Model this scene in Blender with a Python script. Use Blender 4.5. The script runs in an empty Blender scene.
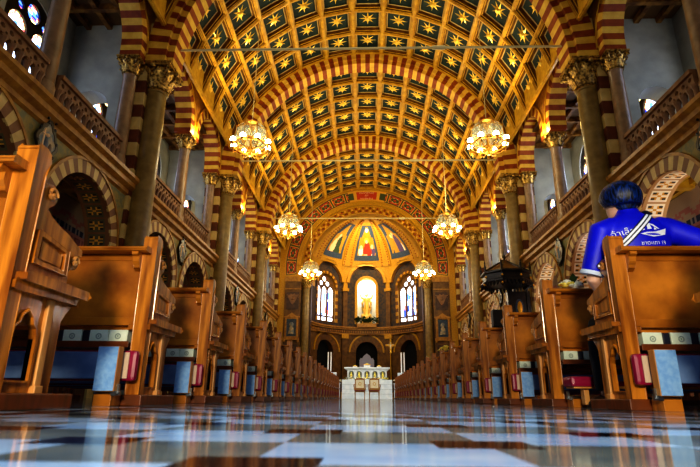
import bpy, math, random
from mathutils import Vector, Matrix
from mathutils.geometry import tessellate_polygon
random.seed(7)
PI = math.pi
COL = bpy.context.scene.collection
sc = bpy.context.scene
ORD = ['first','second','third','fourth','fifth','sixth','seventh','eighth','ninth','tenth','eleventh','twelfth','thirteenth','fourteenth',
       'fifteenth','sixteenth','seventeenth','eighteenth','nineteenth','twentieth','twenty-first','twenty-second','twenty-third','twenty-fourth']

# ------------------------------------------------------------------ materials
def lin(c):
    o = []
    for v in c:
        v /= 255.0
        o.append(v/12.92 if v <= .04045 else ((v+.055)/1.055)**2.4)
    return (*o, 1.0)
MATS = {}
def M(name, col, rough=.5, metal=0., col2=None, scale=6., stretch=(1,1,1), detail=4., bump=0., emit=0., coat=0., trans=0., alpha=1., lo=.35, hi=.65, spec=.5, sheen=0.):
    m = bpy.data.materials.new(name); m.use_nodes = True
    nt = m.node_tree; b = nt.nodes['Principled BSDF']
    b.inputs['Base Color'].default_value = lin(col)
    b.inputs['Roughness'].default_value = rough
    b.inputs['Metallic'].default_value = metal
    b.inputs['Specular IOR Level'].default_value = spec
    b.inputs['Coat Weight'].default_value = coat
    b.inputs['Coat Roughness'].default_value = .12
    b.inputs['Transmission Weight'].default_value = trans
    b.inputs['Alpha'].default_value = alpha
    if emit:
        b.inputs['Emission Color'].default_value = lin(col); b.inputs['Emission Strength'].default_value = emit
    if col2 or bump:
        tc = nt.nodes.new('ShaderNodeTexCoord'); mp = nt.nodes.new('ShaderNodeMapping')
        mp.inputs['Scale'].default_value = stretch
        nt.links.new(tc.outputs['Object'], mp.inputs['Vector'])
        nz = nt.nodes.new('ShaderNodeTexNoise'); nz.inputs['Scale'].default_value = scale; nz.inputs['Detail'].default_value = detail
        nt.links.new(mp.outputs['Vector'], nz.inputs['Vector'])
        if col2:
            r = nt.nodes.new('ShaderNodeValToRGB')
            r.color_ramp.elements[0].position = lo; r.color_ramp.elements[1].position = hi
            r.color_ramp.elements[0].color = lin(col); r.color_ramp.elements[1].color = lin(col2)
            nt.links.new(nz.outputs['Fac'], r.inputs['Fac']); nt.links.new(r.outputs['Color'], b.inputs['Base Color'])
        if bump:
            bp = nt.nodes.new('ShaderNodeBump'); bp.inputs['Strength'].default_value = bump; bp.inputs['Distance'].default_value = .02
            nt.links.new(nz.outputs['Fac'], bp.inputs['Height']); nt.links.new(bp.outputs['Normal'], b.inputs['Normal'])
    MATS[name] = m
    return m

def floor_material():
    m = bpy.data.materials.new('polished_marble_tiles'); m.use_nodes = True
    nt = m.node_tree; N = nt.nodes; L = nt.links; b = N['Principled BSDF']
    tc = N.new('ShaderNodeTexCoord'); mp = N.new('ShaderNodeMapping'); L.new(tc.outputs['Object'], mp.inputs['Vector'])
    TX, TY = .24, .215
    mp.inputs['Location'].default_value = (.44/TX, -.67/TY, 0); mp.inputs['Scale'].default_value = (1/TX, 1/TY, 1)
    sx = N.new('ShaderNodeSeparateXYZ'); L.new(mp.outputs['Vector'], sx.inputs[0])
    def mth(op, a, c=None):
        n = N.new('ShaderNodeMath'); n.operation = op
        for i, q in enumerate((a, c)):
            if q is None: continue
            if isinstance(q, (int, float)): n.inputs[i].default_value = q
            else: L.new(q, n.inputs[i])
        return n.outputs[0]
    ux, uy = sx.outputs['X'], sx.outputs['Y']
    chk = mth('FLOORED_MODULO', mth('ADD', mth('FLOOR', ux), mth('FLOOR', uy)), 2)
    rx, ry = mth('FLOOR', mth('ADD', ux, .5)), mth('FLOOR', mth('ADD', uy, .5))
    even = mth('SUBTRACT', 1, mth('FLOORED_MODULO', mth('ADD', rx, ry), 2))
    near = mth('MULTIPLY', mth('LESS_THAN', mth('ABSOLUTE', mth('SUBTRACT', ux, rx)), .25), mth('LESS_THAN', mth('ABSOLUTE', mth('SUBTRACT', uy, ry)), .25))
    dk = mth('MULTIPLY', even, near)
    nz = N.new('ShaderNodeTexNoise'); nz.inputs['Scale'].default_value = 9; nz.inputs['Detail'].default_value = 6
    L.new(tc.outputs['Object'], nz.inputs['Vector'])
    def ramp(c1, c2):
        r = N.new('ShaderNodeValToRGB'); r.color_ramp.elements[0].position = .35; r.color_ramp.elements[1].position = .68
        r.color_ramp.elements[0].color = lin(c1); r.color_ramp.elements[1].color = lin(c2)
        L.new(nz.outputs['Fac'], r.inputs['Fac']); return r.outputs['Color']
    light = ramp((166,200,242), (206,228,252)); grey = ramp((104,116,122), (146,148,138)); dark = ramp((16,12,26), (44,28,32))  # pale tiles carry the blue of the daylight in their colour
    def mix(f, a, c):
        n = N.new('ShaderNodeMix'); n.data_type = 'RGBA'
        L.new(f, n.inputs[0]); L.new(a, n.inputs[6]); L.new(c, n.inputs[7]); return n.outputs[2]
    c = mix(chk, light, grey); c = mix(dk, c, dark)
    # dark border strips beside the pews
    ox = N.new('ShaderNodeSeparateXYZ'); L.new(tc.outputs['Object'], ox.inputs[0])
    ax = mth('ABSOLUTE', ox.outputs['X']); bd = mth('MULTIPLY', mth('GREATER_THAN', ax, 1.06), mth('LESS_THAN', ax, 1.16))
    c = mix(bd, c, dark)
    L.new(c, b.inputs['Base Color'])
    b.inputs['Roughness'].default_value = .08
    b.inputs['Specular IOR Level'].default_value = .42
    MATS['floor'] = m

M('wood', (138,77,16), .34, col2=(208,134,42), scale=3.2, stretch=(1.2,9,1.2), detail=5, coat=.35)
M('wood_up', (138,77,16), .34, col2=(210,136,44), scale=3.0, stretch=(9,9,1.0), detail=5, coat=.35)
M('wood_dark', (96,50,14), .4, col2=(124,62,20), scale=4, stretch=(2,9,2), coat=.2)
M('wood_light', (196,132,66), .45, col2=(212,158,92), scale=5, stretch=(4,4,1))
M('maroon', (140,20,62), .35, col2=(158,30,74), scale=8)
M('laminate', (124,172,230), .4, col2=(150,192,238), scale=40, bump=.1)  # kneeler block face, blue reflected light painted into its colour
M('board_blue', (96,126,176), .42, col2=(118,146,192), scale=10)  # kneeler board, the cool light on it put into the blue
M('steel', (150,155,160), .3, metal=1)
M('paper', (206,220,200), .6, col2=(224,232,214), scale=20)
M('book_dark', (24,28,48), .5)
M('book_mark', (150,164,154), .6)
M('gold_rib', (208,164,50), .42, col2=(180,132,34), scale=5)
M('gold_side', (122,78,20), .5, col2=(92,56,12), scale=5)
M('coffer_edge', (190,160,100), .55)
M('coffer_dark', (14,36,38), .6, col2=(22,46,42), scale=7)
M('star_gold', (255,214,92), .35, metal=.2)
M('stripe_red', (150,72,14), .6, col2=(118,46,10), scale=4)
M('stripe_cream', (222,184,78), .6, col2=(200,156,56), scale=4)
M('pale_stripe', (206,180,118), .6, col2=(186,158,96), scale=4)
M('brown_stripe', (134,92,54), .6, col2=(116,76,44), scale=4)
M('ochre_wall', (186,134,48), .6, col2=(150,100,34), scale=7, detail=6)
M('green_wall', (118,116,84), .65, col2=(150,132,72), scale=9, detail=6, lo=.42, hi=.58)
M('cornice', (176,128,48), .5, col2=(138,92,32), scale=6)
M('rail_stone', (136,98,62), .6, col2=(112,78,48), scale=6)
M('shaft_left', (142,118,66), .35, col2=(120,96,50), scale=5, detail=6)
M('shaft_small', (150,120,88), .35, col2=(124,98,70), scale=5, detail=6)
M('leaf_gold', (206,166,84), .38, metal=.55, col2=(96,70,32), scale=16, lo=.38, hi=.62)
M('plaster', (170,168,154), .8, col2=(148,148,136), scale=2)
M('plaster_white', (214,216,212), .75)
M('gallery_wood', (150,106,40), .6, col2=(92,56,20), scale=5)
M('gallery_panel', (96,66,26), .7)
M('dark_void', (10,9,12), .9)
M('apse_brown', (116,82,34), .55, col2=(86,56,26), scale=4, detail=6)
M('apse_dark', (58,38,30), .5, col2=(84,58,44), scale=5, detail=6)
M('mosaic_gold', (206,160,50), .42, metal=.2, col2=(170,122,32), scale=22)
M('mosaic_blue', (66,82,100), .5, col2=(48,62,86), scale=14)
M('mosaic_red', (168,52,30), .55)
M('mosaic_flesh', (236,196,150), .55)
M('mosaic_violet', (92,72,112), .55)
M('mosaic_green', (58,74,46), .55)
M('mosaic_white', (236,232,214), .5)
M('band_red', (182,60,30), .6)
M('band_green', (74,80,50), .6)
M('band_yellow', (214,160,56), .55)
M('aisle_maroon', (150,78,88), .7, col2=(176,112,112), scale=14)
M('aisle_cream', (206,182,158), .7)
M('aisle_pink', (206,140,132), .7)
M('aisle_blue', (64,72,104), .7)
M('aisle_grey', (178,168,170), .7)
M('aisle_green', (96,88,60), .7)
M('frame_black', (26,22,18), .35, col2=(58,46,30), scale=12)
M('pulpit_black', (22,20,26), .35, col2=(38,34,36), scale=8)
M('gilt', (220,170,60), .3, metal=.8)
M('marble_white', (226,232,230), .3, col2=(206,216,218), scale=5)
M('marble_shade', (150,160,156), .4)
M('chair_cloth', (226,218,190), .7, col2=(206,196,160), scale=30)
M('chair_wood', (150,104,44), .4)
M('leaves', (34,58,30), .7, col2=(60,86,44), scale=20)
M('petal_white', (240,240,224), .6)
M('petal_yellow', (246,226,110), .6)
M('wax', (238,238,232), .5)
M('speaker_black', (14,14,16), .5)
M('grille', (34,34,38), .7)
M('painting_mid', (96,110,120), .5, col2=(170,152,120), scale=9, lo=.4, hi=.6)
M('brass', (214,164,70), .28, metal=.85)
M('bulb', (246,255,226), .4, emit=12.)
M('shade_glass', (196,200,180), .2, alpha=.38)
M('chain', (206,194,150), .5)
M('skin', (226,178,150), .5)
M('hair', (3,7,18), .42, col2=(12,62,150), scale=9, stretch=(12,12,1.2), bump=.3, lo=.42, hi=.72)  # second tone paints a blue light sheen into the black hair
M('shirt', (14,20,236), .5, col2=(10,14,206), scale=5)
M('cuff', (206,218,238), .6)
M('print', (236,240,250), .6)
M('strap_dark', (18,26,50), .6)
M('trouser', (26,28,40), .8)
M('eye_white', (236,236,232), .3)
M('lip', (170,90,86), .5)
for nm, c, e in (('glass_white',(236,242,255),2.4), ('glass_blue',(92,140,244),1.8), ('glass_deep',(40,70,190),1.6), ('glass_red',(220,110,110),1.8),
                 ('glass_yellow',(246,232,150),3.0), ('glass_pale',(190,214,255),3.2)):
    M(nm, c, .3, emit=e)
M('throne_grey', (158,160,190), .5)
M('lunette', (34,36,52), .6, col2=(84,60,34), scale=6)
M('pier_brown', (112,58,26), .6, col2=(88,44,18), scale=4)
M('tan_frame', (196,156,104), .6, col2=(180,138,86), scale=4)
M('cream_light', (240,228,200), .6)
M('niche_glow', (236,238,236), .6, col2=(206,220,238), scale=2)
M('statue_gold', (246,212,120), .4, metal=.3)
floor_material()

# ------------------------------------------------------------------ mesh builder
class MB:
    def __init__(s): s.v = []; s.f = []; s.m = []
    def add(s, vs, fs, mi=0):
        o = len(s.v); s.v += [tuple(p) for p in vs]
        for k, f in enumerate(fs):
            s.f.append(tuple(i+o for i in f)); s.m.append(mi[k] if isinstance(mi, list) else mi)
    def box(s, x0, x1, y0, y1, z0, z1, mi=0, T=None):
        vs = [(x,y,z) for z in (z0,z1) for y in (y0,y1) for x in (x0,x1)]
        if T: vs = [T @ Vector(p) if isinstance(T, Matrix) else T(*p) for p in vs]
        s.add(vs, [(0,2,3,1),(4,5,7,6),(0,1,5,4),(2,6,7,3),(0,4,6,2),(1,3,7,5)], mi)
    def prism(s, poly, holes, fn, d0, d1, mi=0, mside=None):
        loops = [list(poly)] + [list(h) for h in holes]
        flat = [p for l in loops for p in l]; n = len(flat)
        tris = tessellate_polygon([[Vector((p[0],p[1],0)) for p in l] for l in loops])
        vs = [fn(p[0],p[1],d0) for p in flat] + [fn(p[0],p[1],d1) for p in flat]
        fs = [tuple(t) for t in tris] + [tuple(i+n for i in reversed(t)) for t in tris]
        k = len(fs); o = 0
        for l in loops:
            c = len(l)
            for i in range(c): fs.append((o+i, o+(i+1)%c, n+o+(i+1)%c, n+o+i))
            o += c
        s.add(vs, fs, [mi]*k + [mi if mside is None else mside]*(len(fs)-k))
    def lathe(s, prof, n=16, c=(0,0,0), mi=0, cap=True, sx=1, sy=1, a0=0):
        vs = []; fs = []
        for r, z in prof:
            for i in range(n):
                a = a0+2*PI*i/n; vs.append((c[0]+sx*r*math.cos(a), c[1]+sy*r*math.sin(a), c[2]+z))
        for k in range(len(prof)-1):
            for i in range(n):
                j = (i+1)%n; fs.append((k*n+i, k*n+j, (k+1)*n+j, (k+1)*n+i))
        if cap:
            fs.append(tuple(reversed(range(n)))); fs.append(tuple((len(prof)-1)*n+i for i in range(n)))
        s.add(vs, fs, mi)
    def tube(s, pts, rad, n=8, mi=0, flat=1.):
        pts = [Vector(p) for p in pts]; vs = []; fs = []
        if not isinstance(rad, (list, tuple)): rad = [rad]*len(pts)
        up = Vector((0,0,1))
        for k, p in enumerate(pts):
            t = (pts[min(k+1,len(pts)-1)] - pts[max(k-1,0)]).normalized()
            a = t.cross(up)
            if a.length < .05: a = t.cross(Vector((0,1,0)))
            a.normalize(); b = a.cross(t).normalized()
            for i in range(n):
                q = 2*PI*i/n; vs.append(p + a*rad[k]*math.cos(q) + b*rad[k]*flat*math.sin(q))
        for k in range(len(pts)-1):
            for i in range(n):
                j = (i+1)%n; fs.append((k*n+i, k*n+j, (k+1)*n+j, (k+1)*n+i))
        fs.append(tuple(reversed(range(n)))); fs.append(tuple((len(pts)-1)*n+i for i in range(n)))
        s.add(vs, fs, mi)
    def ball(s, c, r, n=10, mi=0, sz=1., sx=1., sy=1.):
        m = max(4, n//2+1)
        s.lathe([(max(r*math.sin(PI*k/m),1e-4), -r*sz*math.cos(PI*k/m)) for k in range(m+1)], n, c, mi, True, sx, sy)
    def ring(s, fn, cs, cz, r0, r1, a0, a1, n, d0, d1, mi=0, gap=None):
        # arch band in the (s,z) plane, depth d0..d1; mi may be a function of the block number
        for k in range(n):
            b0 = a0+(a1-a0)*k/n; b1 = a0+(a1-a0)*(k+1)/n
            P = [(cs+r*math.cos(b), cz+r*math.sin(b)) for b in (b0,b1) for r in (r0,r1)]
            vs = [fn(p[0],p[1],d) for d in (d0,d1) for p in P]
            s.add(vs, [(0,1,3,2),(4,6,7,5),(0,2,6,4),(1,5,7,3)] + ([(0,4,5,1)] if k == 0 else []) + ([(2,3,7,6)] if k == n-1 else []), mi(k) if callable(mi) else mi)
    def arch_wall(s, fn, s0, s1, z0, z1, sc_, cz, r, d0, d1, mi=0, n=18, zj=None, msof=None):
        # wall panel s0..s1, z0..z1 with a round-headed opening centred at sc_, springing cz; jambs from zj (default z0)
        msof = mi if msof is None else msof
        zj = z0 if zj is None else zj
        A = [(sc_+r*math.cos(PI-PI*k/n), cz+r*math.sin(PI-PI*k/n)) for k in range(n+1)]
        def q(a,b,c,d,m): s.add([a,b,c,d],[(0,1,2,3)],m)
        for d in (d0, d1):
            q(fn(s0,z0,d),fn(sc_-r,z0,d),fn(sc_-r,z1,d),fn(s0,z1,d),mi); q(fn(sc_+r,z0,d),fn(s1,z0,d),fn(s1,z1,d),fn(sc_+r,z1,d),mi)
            for k in range(n): q(fn(*A[k],d),fn(*A[k+1],d),fn(A[k+1][0],z1,d),fn(A[k][0],z1,d),mi)
            if zj > z0: q(fn(sc_-r,z0,d),fn(sc_+r,z0,d),fn(sc_+r,zj,d),fn(sc_-r,zj,d),mi)
        for k in range(n): q(fn(*A[k],d0),fn(*A[k+1],d0),fn(*A[k+1],d1),fn(*A[k],d1),msof)
        q(fn(sc_-r,zj,d0),fn(sc_-r,cz,d0),fn(sc_-r,cz,d1),fn(sc_-r,zj,d1),msof); q(fn(sc_+r,zj,d0),fn(sc_+r,cz,d0),fn(sc_+r,cz,d1),fn(sc_+r,zj,d1),msof)
        if zj > z0: q(fn(sc_-r,zj,d0),fn(sc_+r,zj,d0),fn(sc_+r,zj,d1),fn(sc_-r,zj,d1),msof)
        q(fn(s0,z1,d0),fn(s1,z1,d0),fn(s1,z1,d1),fn(s0,z1,d1),mi)
    def pix(s, fn, u0, u1, v0, v1, nu, nv, cf):
        # a surface of small tesserae; cf(u,v) in 0..1 returns a material index or None for no tessera
        vs = [fn(u0+(u1-u0)*i/nu, v0+(v1-v0)*j/nv) for j in range(nv+1) for i in range(nu+1)]
        fs = []; ms = []
        for j in range(nv):
            for i in range(nu):
                c = cf((i+.5)/nu, (j+.5)/nv)
                if c is None: continue
                a = j*(nu+1)+i; fs.append((a,a+1,a+nu+2,a+nu+1)); ms.append(c)
        s.add(vs, fs, ms)
    def mesh(s, name, mats, smooth=None, bevel=0):
        me = bpy.data.meshes.new(name); me.from_pydata(s.v, [], s.f)
        for m in mats: me.materials.append(MATS[m])
        me.polygons.foreach_set('material_index', s.m)
        import bmesh
        bm = bmesh.new(); bm.from_mesh(me)
        loose = [v for v in bm.verts if not v.link_faces]
        if loose: bmesh.ops.delete(bm, geom=loose, context='VERTS')
        if smooth: bmesh.ops.remove_doubles(bm, verts=bm.verts, dist=1e-5)
        if bevel:
            bmesh.ops.remove_doubles(bm, verts=bm.verts, dist=1e-5)
            es = [e for e in bm.edges if len(e.link_faces) == 2 and e.calc_face_angle(0) > .6]
            bmesh.ops.bevel(bm, geom=es, offset=bevel, segments=2, affect='EDGES', profile=.6)
        bmesh.ops.recalc_face_normals(bm, faces=bm.faces)
        bm.to_mesh(me); bm.free()
        if smooth:
            me.polygons.foreach_set('use_smooth', [True]*len(me.polygons)); me.set_sharp_from_angle(angle=math.radians(smooth))
        me.update(); return me

def obj(name, me, parent=None, loc=None, rot=None, label=None, kind=None):
    o = bpy.data.objects.new(name, me); COL.objects.link(o)
    if parent: o.parent = parent
    if loc: o.location = loc
    if rot: o.rotation_euler = rot
    if label: o['label'] = label
    if kind: o['kind'] = kind
    return o
def tag(o, label, cat, group=None, kind=None):
    o['label'] = label; o['category'] = cat
    if group: o['group'] = group
    if kind: o['kind'] = kind
    return o
def thing(name, label, cat, loc=(0,0,0), rz=0, group=None, kind=None):
    o = bpy.data.objects.new(name, None); COL.objects.link(o); o.location = loc; o.rotation_euler = (0,0,rz); o.empty_display_size = .2
    return tag(o, label, cat, group, kind)
def struct(name, me, parent=None, label=None):
    o = obj(name, me, parent)
    if not parent: o['kind'] = 'structure'
    if label: o['label'] = label
    return o
_trim = [0]
def trim(mb, mats, label, smooth=None):
    _trim[0] += 1; n = 'trim_%d' % _trim[0]
    return struct(n, mb.mesh(n, mats, smooth), None, label)

# ------------------------------------------------------------------ layout numbers (metres; x right, y down the nave, z up)
BAY = 6.81; PIER = [4.29, 11.10, 17.91, 24.72, 31.5]
SIDE = {-1: 'left', 1: 'right'}
BAYN = ['nearest', 'second', 'third', 'farthest']
XW = 5.6          # face of the ground arcade
XO = 7.6          # outer wall of aisle and gallery
CZ = 8.0          # centre height of vault and of its arches
def half_bays():
    for b in range(4):
        y0, y1 = PIER[b], PIER[b+1]; m = (y0+y1)/2
        yield b, 0, y0+.1, m
        yield b, 1, m, y1-.1

# floor
fb = MB(); fb.box(-XO, XO, -1.5, 38, -.2, 0); struct('floor', fb.mesh('floor', ['floor']), None, 'polished marble floor of pale, grey and dark square tiles')

# ------------------------------------------------------------------ arcade walls, piers, galleries
ARC_R = 1.14; ARC_Z = 3.06
for sd in (-1, 1):
    S = SIDE[sd]
    fn = lambda y, z, d, sd=sd: (sd*(XW+d), y, z)
    w = MB()
    for b, h, y0, y1 in half_bays():
        yc = (y0+y1)/2+(.10 if h == 0 else -.10)
        w.arch_wall(fn, y0, y1, 0, 4.5, yc, ARC_Z, ARC_R, 0, .55, 0, msof=1)
    # front strip of wall over the gallery arches
    for b, h, y0, y1 in half_bays():
        yc = (y0+y1)/2+(.12 if h == 0 else -.12)
        w.arch_wall(fn, y0, y1, 7.92, 9.75, yc, 8.22, 1.15, 0, .45, 2, n=16, msof=2)
    struct('wall_'+S, w.mesh('wall', ['green_wall', 'brown_stripe', 'ochre_wall']), None, S+' nave arcade wall with painted spandrels')
    # striped bands of the ground arches and the chequered undersides
    for b, h, y0, y1 in half_bays():
        yc = (y0+y1)/2+(.10 if h == 0 else -.10)
        t = MB()
        t.ring(fn, yc, ARC_Z, ARC_R-.002, ARC_R+.26, 0, PI, 27, -.03, .02, lambda k: k % 2)
        for sg in (-1, 1):   # striped jambs under the springing
            for k in range(9):
                a = yc+sg*(ARC_R-.002); c = yc+sg*(ARC_R+.24)
                t.box(min(a,c), max(a,c), .34*k, .34*(k+1), -.03, .02, k % 2, T=lambda y,z,d: fn(y,z,d))
        t.ring(fn, yc, ARC_Z, ARC_R+.26, ARC_R+.32, 0, PI, 27, -.05, .02, 2)
        trim(t, ['pale_stripe', 'brown_stripe', 'cornice'], 'striped arch over %s opening of %s bay, %s ground arcade' % (ORD[h], BAYN[b], S))
        q = MB()
        for k in range(11):
            a0 = PI*k/11; a1 = PI*(k+1)/11
            def sm(u, v, a0=a0, a1=a1, yc=yc, r=ARC_R-.012): a = a0+(a1-a0)*u; return (sd*(XW+.02+.52*v), yc+r*math.cos(a), ARC_Z+r*math.sin(a))
            def cf(u, v):
                if u < .1 or u > .9 or v < .12 or v > .88: return 0
                if u < .2 or u > .8 or v < .22 or v > .78: return 1
                du, dv = abs(u-.5), abs(v-.5)
                if du < .07 and dv < .07: return 3
                if du < .1 or dv < .1: return 1
                if du+dv > .56: return 1
                return 2 if (du > .12 and dv > .12) else 3
            q.pix(sm, 0, 1, 0, 1, 14, 14, cf)
        for sg in (-1, 1):
            for k in range(5):
                z0 = ARC_Z-.5*(k+1)
                def sm(u, v, z0=z0, sg=sg, yc=yc): return (sd*(XW+.02+.52*v), yc+sg*(ARC_R-.012), z0+.5*u)
                q.pix(sm, 0, 1, 0, 1, 14, 14, cf)
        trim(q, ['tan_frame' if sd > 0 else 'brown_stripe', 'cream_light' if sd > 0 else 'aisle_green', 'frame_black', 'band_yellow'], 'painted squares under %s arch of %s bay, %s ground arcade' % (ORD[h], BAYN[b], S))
    # cornice under the gallery
    c = MB()
    prof = [(0,4.42),(.06,4.46),(.06,4.55),(.16,4.62),(.16,4.72),(.24,4.78),(.24,4.86),(.10,4.90),(-.5,4.90),(-.5,4.42)]
    c.prism([(-p[0], p[1]) for p in prof], [], lambda a, z, d: (sd*(XW+a), d, z), PIER[0], PIER[-1])
    trim(c, ['cornice'], 'moulded golden cornice under the %s gallery' % S)
    # upper cornice where the vault starts
    c = MB()
    prof = [(.38,9.05),(.30,9.07),(.29,9.2),(.20,9.26),(.17,9.42),(.08,9.5),(.05,9.66),(-.4,9.7),(-.4,9.86),(.40,9.86)]
    c.prism([(-p[0], p[1]) for p in prof], [], lambda a, z, d: (sd*(XW+a), d, z), PIER[0], PIER[-1])
    for k in range(150):
        y = PIER[0]+.1+k*.18
        c.box(sd*(XW-.27), sd*(XW-.19), y, y+.09, 9.25, 9.34, 1)
    trim(c, ['gold_rib', 'coffer_edge'], 'dentilled golden cornice along the %s edge of the vault' % S)
    # striped gallery arches
    for b, h, y0, y1 in half_bays():
        yc = (y0+y1)/2+(.12 if h == 0 else -.12)
        t = MB()
        t.ring(fn, yc, 8.22, 1.12, 1.40, 0, PI, 21, -.04, .47, lambda k: (k+1) % 2)
        for sg in (-1, 1):
            for k in range(2):
                a = yc+sg*1.12; c = yc+sg*1.40; t.box(min(a,c), max(a,c), 8.22-.15*(k+1), 8.22-.15*k, -.04, .47, k % 2, T=lambda y,z,d: fn(y,z,d))
        t.ring(fn, yc, 8.22, 1.40, 1.46, 0, PI, 24, -.06, .02, 2)
        trim(t, ['stripe_cream', 'stripe_red', 'gold_rib'], 'red and cream arch over %s opening of %s bay, %s gallery' % (ORD[h], BAYN[b], S))
    # piers
    for k, y in enumerate(PIER):
        p = MB()
        nz = 27
        for i in range(nz):
            z0 = 9.2*i/nz; z1 = 9.2*(i+1)/nz
            j_ = .06 if i % 2 else -.06
            p.box(sd*(XW-.08), sd*(XW+.50), y-.33, y+j_, z0, z1, i % 2); p.box(sd*(XW-.08), sd*(XW+.50), y+j_, y+.33, z0, z1, (i+1) % 2)
        trim(p, ['pale_stripe', 'pier_brown'], 'striped pier behind the %s column, %s side of the nave' % (['nearest','first','second','third','end'][k], S))
    # gallery slab, aisle ceiling with beams
    g = MB(); g.box(sd*(XW+.3), sd*XO, PIER[0], PIER[-1], 4.55, 4.88, 0)
    for k in range(24):
        y = PIER[0]+.3+k*1.15
        g.box(sd*(XW+.5), sd*6.92, y-.1, y+.1, 4.36, 4.56, 1)
    for x in (6.15, 6.5, 6.85): g.box(sd*x-.06, sd*x+.06, PIER[0], PIER[-1], 4.42, 4.56, 1)
    struct('ceiling', g.mesh('ceiling', ['gold_side', 'gold_rib']), None, 'beamed golden ceiling of the %s aisle under the gallery' % S)
    g = MB(); g.box(sd*(XW+.3), sd*(XO+.1), PIER[0], PIER[-1], 9.20, 9.4, 0)
    for k in range(30):
        y = PIER[0]+.3+k*.92
        g.box(sd*(XW+.45), sd*XO, y-.06, y+.06, 9.03, 9.21, 1)
    for x in (6.15, 6.7, 7.25): g.box(sd*x-.06, sd*x+.06, PIER[0], PIER[-1], 9.06, 9.21, 1)
    struct('ceiling', g.mesh('ceiling', ['gallery_panel', 'gallery_wood']), None, 'coffered wooden ceiling of the %s gallery' % S)
    # outer wall: upper part in plaster with windows, lower part painted
    ofn = lambda y, z, d, sd=sd: (sd*(XO+d), y, z)
    o = MB()
    hb = []
    for b in range(4):
        m = (PIER[b]+PIER[b+1])/2
        for yc, a, c in (((PIER[b]+m)/2+.03, PIER[b], m), ((m+PIER[b+1])/2-.03, m, PIER[b+1])): hb.append((yc, a, c))
    for yc, a, c in hb:
        o.arch_wall(ofn, a, c, 4.5, 9.8, yc, 7.83, .86, 0, .45, 0, n=16, zj=6.2, msof=1)
    def aw(u, v): return (sd*6.9, u, v)
    def awc(u, v):
        y = u*(PIER[-1]-PIER[0]); z = 4.4*v
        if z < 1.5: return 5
        if z > 4.12: return 0
        if z > 3.78:
            return 1 if (math.sin(y*7)*.09+3.95-z)**2 < .0025 or (math.sin(y*14+1)*.05+3.95-z)**2 < .0008 else 0
        if z > 3.66: return 2 if (y*6) % 1 < .6 else 3
        if z > 3.58: return 1
        yy = (y-1.66) % 3.405; yy = min(yy, 3.405-yy)*1.0; q = math.hypot(yy, z-3.0)
        if q < .1 and (yy < .03 or abs(z-3.0) < .03): return 0
        if q < .22: return 0
        if q < .28: return 3
        if q < .4: return 4 if (math.atan2(z-3, yy)*6) % 1 < .5 else 1
        if q < .46: return 0
        if abs(yy-abs(z-3.0)*1.1) < .09: return 3
        if abs(math.sin(y*9)*math.sin(z*9)) > .72: return 4
        if abs(math.sin(y*9+.8)*math.sin(z*9+.4)) < .1: return 1
        return 1 if z > 3.35 and abs(math.sin(y*4)) > .9 else 6
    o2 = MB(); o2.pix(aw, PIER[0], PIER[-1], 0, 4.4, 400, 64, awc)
    wv = len(o.v)
    o.box(sd*6.93, sd*(XO+.4), PIER[0], PIER[-1], 0, 4.5, 0)
    struct('wall_'+S, o.mesh('wall', ['plaster', 'plaster_white']), None, 'grey plaster outer wall of the %s gallery' % S)
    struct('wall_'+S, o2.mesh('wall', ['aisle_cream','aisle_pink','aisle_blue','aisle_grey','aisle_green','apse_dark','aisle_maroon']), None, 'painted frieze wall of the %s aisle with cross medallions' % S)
    # windows of the gallery: two round-headed lights and a rosette
    for i, (yc, a, c) in enumerate(hb):
        n = (i+1) + (0 if sd < 0 else 8)
        wf = MB()
        poly = [(yc-.86,6.2),(yc+.86,6.2)]+[(yc+.86*math.cos(t*PI/16), 7.83+.86*math.sin(t*PI/16)) for t in range(17)]
        holes = []
        for cx in (yc-.4, yc+.4): holes.append([(cx-.3,6.3),(cx+.3,6.3)]+[(cx+.3*math.cos(t*PI/10), 7.70+.3*math.sin(t*PI/10)) for t in range(11)])
        holes.append([(yc+.22*math.cos(t*PI/6), 8.30+.22*math.sin(t*PI/6)) for t in range(12)])
        for cx, cz, r in ((yc-.42,8.20,.1),(yc+.42,8.20,.1)): holes.append([(cx+r*math.cos(t*PI/4), cz+r*math.sin(t*PI/4)) for t in range(8)])
        wf.prism(poly, holes, ofn, .03, .12)
        W = struct('window_%d' % n, wf.mesh('window', ['frame_black']), None, 'twin-light stained glass window of the %s gallery, %s from the front' % (S, ORD[i]))
        gp = MB()
        def gcf(u, v):
            y = (u-.5)*1.72; z = 6.2+2.49*v
            if math.hypot(y, z-7.83) > .86 and z > 7.83: return None
            for cx in (-.4, .4):
                if abs(y-cx) < .32 and z < 8.03:
                    q = math.hypot(y-cx, z-7.70)
                    if q > .22 and z > 7.70: return 3 if int(math.atan2(z-7.70,y-cx)*6) % 2 else 4
                    if abs(y-cx) > .24: return 2
                    if q < .09: return 1
                    return 0
            return [1,2,4,1,3][int((u*11)+7*v*13) % 5]
        gp.pix(lambda u, v: ofn(u, v, .08), yc-.86, yc+.86, 6.2, 8.69, 30, 44, gcf)
        obj('stained_glass', gp.mesh('stained_glass', ['glass_pale','glass_blue','glass_deep','glass_red','glass_yellow']), W)
    # cross walls between gallery bays with arched doorways
    for k in (1, 2, 3, 4):
        y = PIER[k]
        xw = MB(); cfn = lambda x, z, d, y=y: (sd*x, y+d, z)
        xw.arch_wall(cfn, XW+.45, XO, 4.88, 9.62, 6.87, 6.78, .46, -.28, .28, 0, n=14, msof=1)
        struct('wall_'+S, xw.mesh('wall', ['plaster', 'plaster_white']), None, 'plaster cross wall with arched doorway in the %s gallery beside the %s column' % (S, ['','first','second','third','end'][k]))

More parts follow.
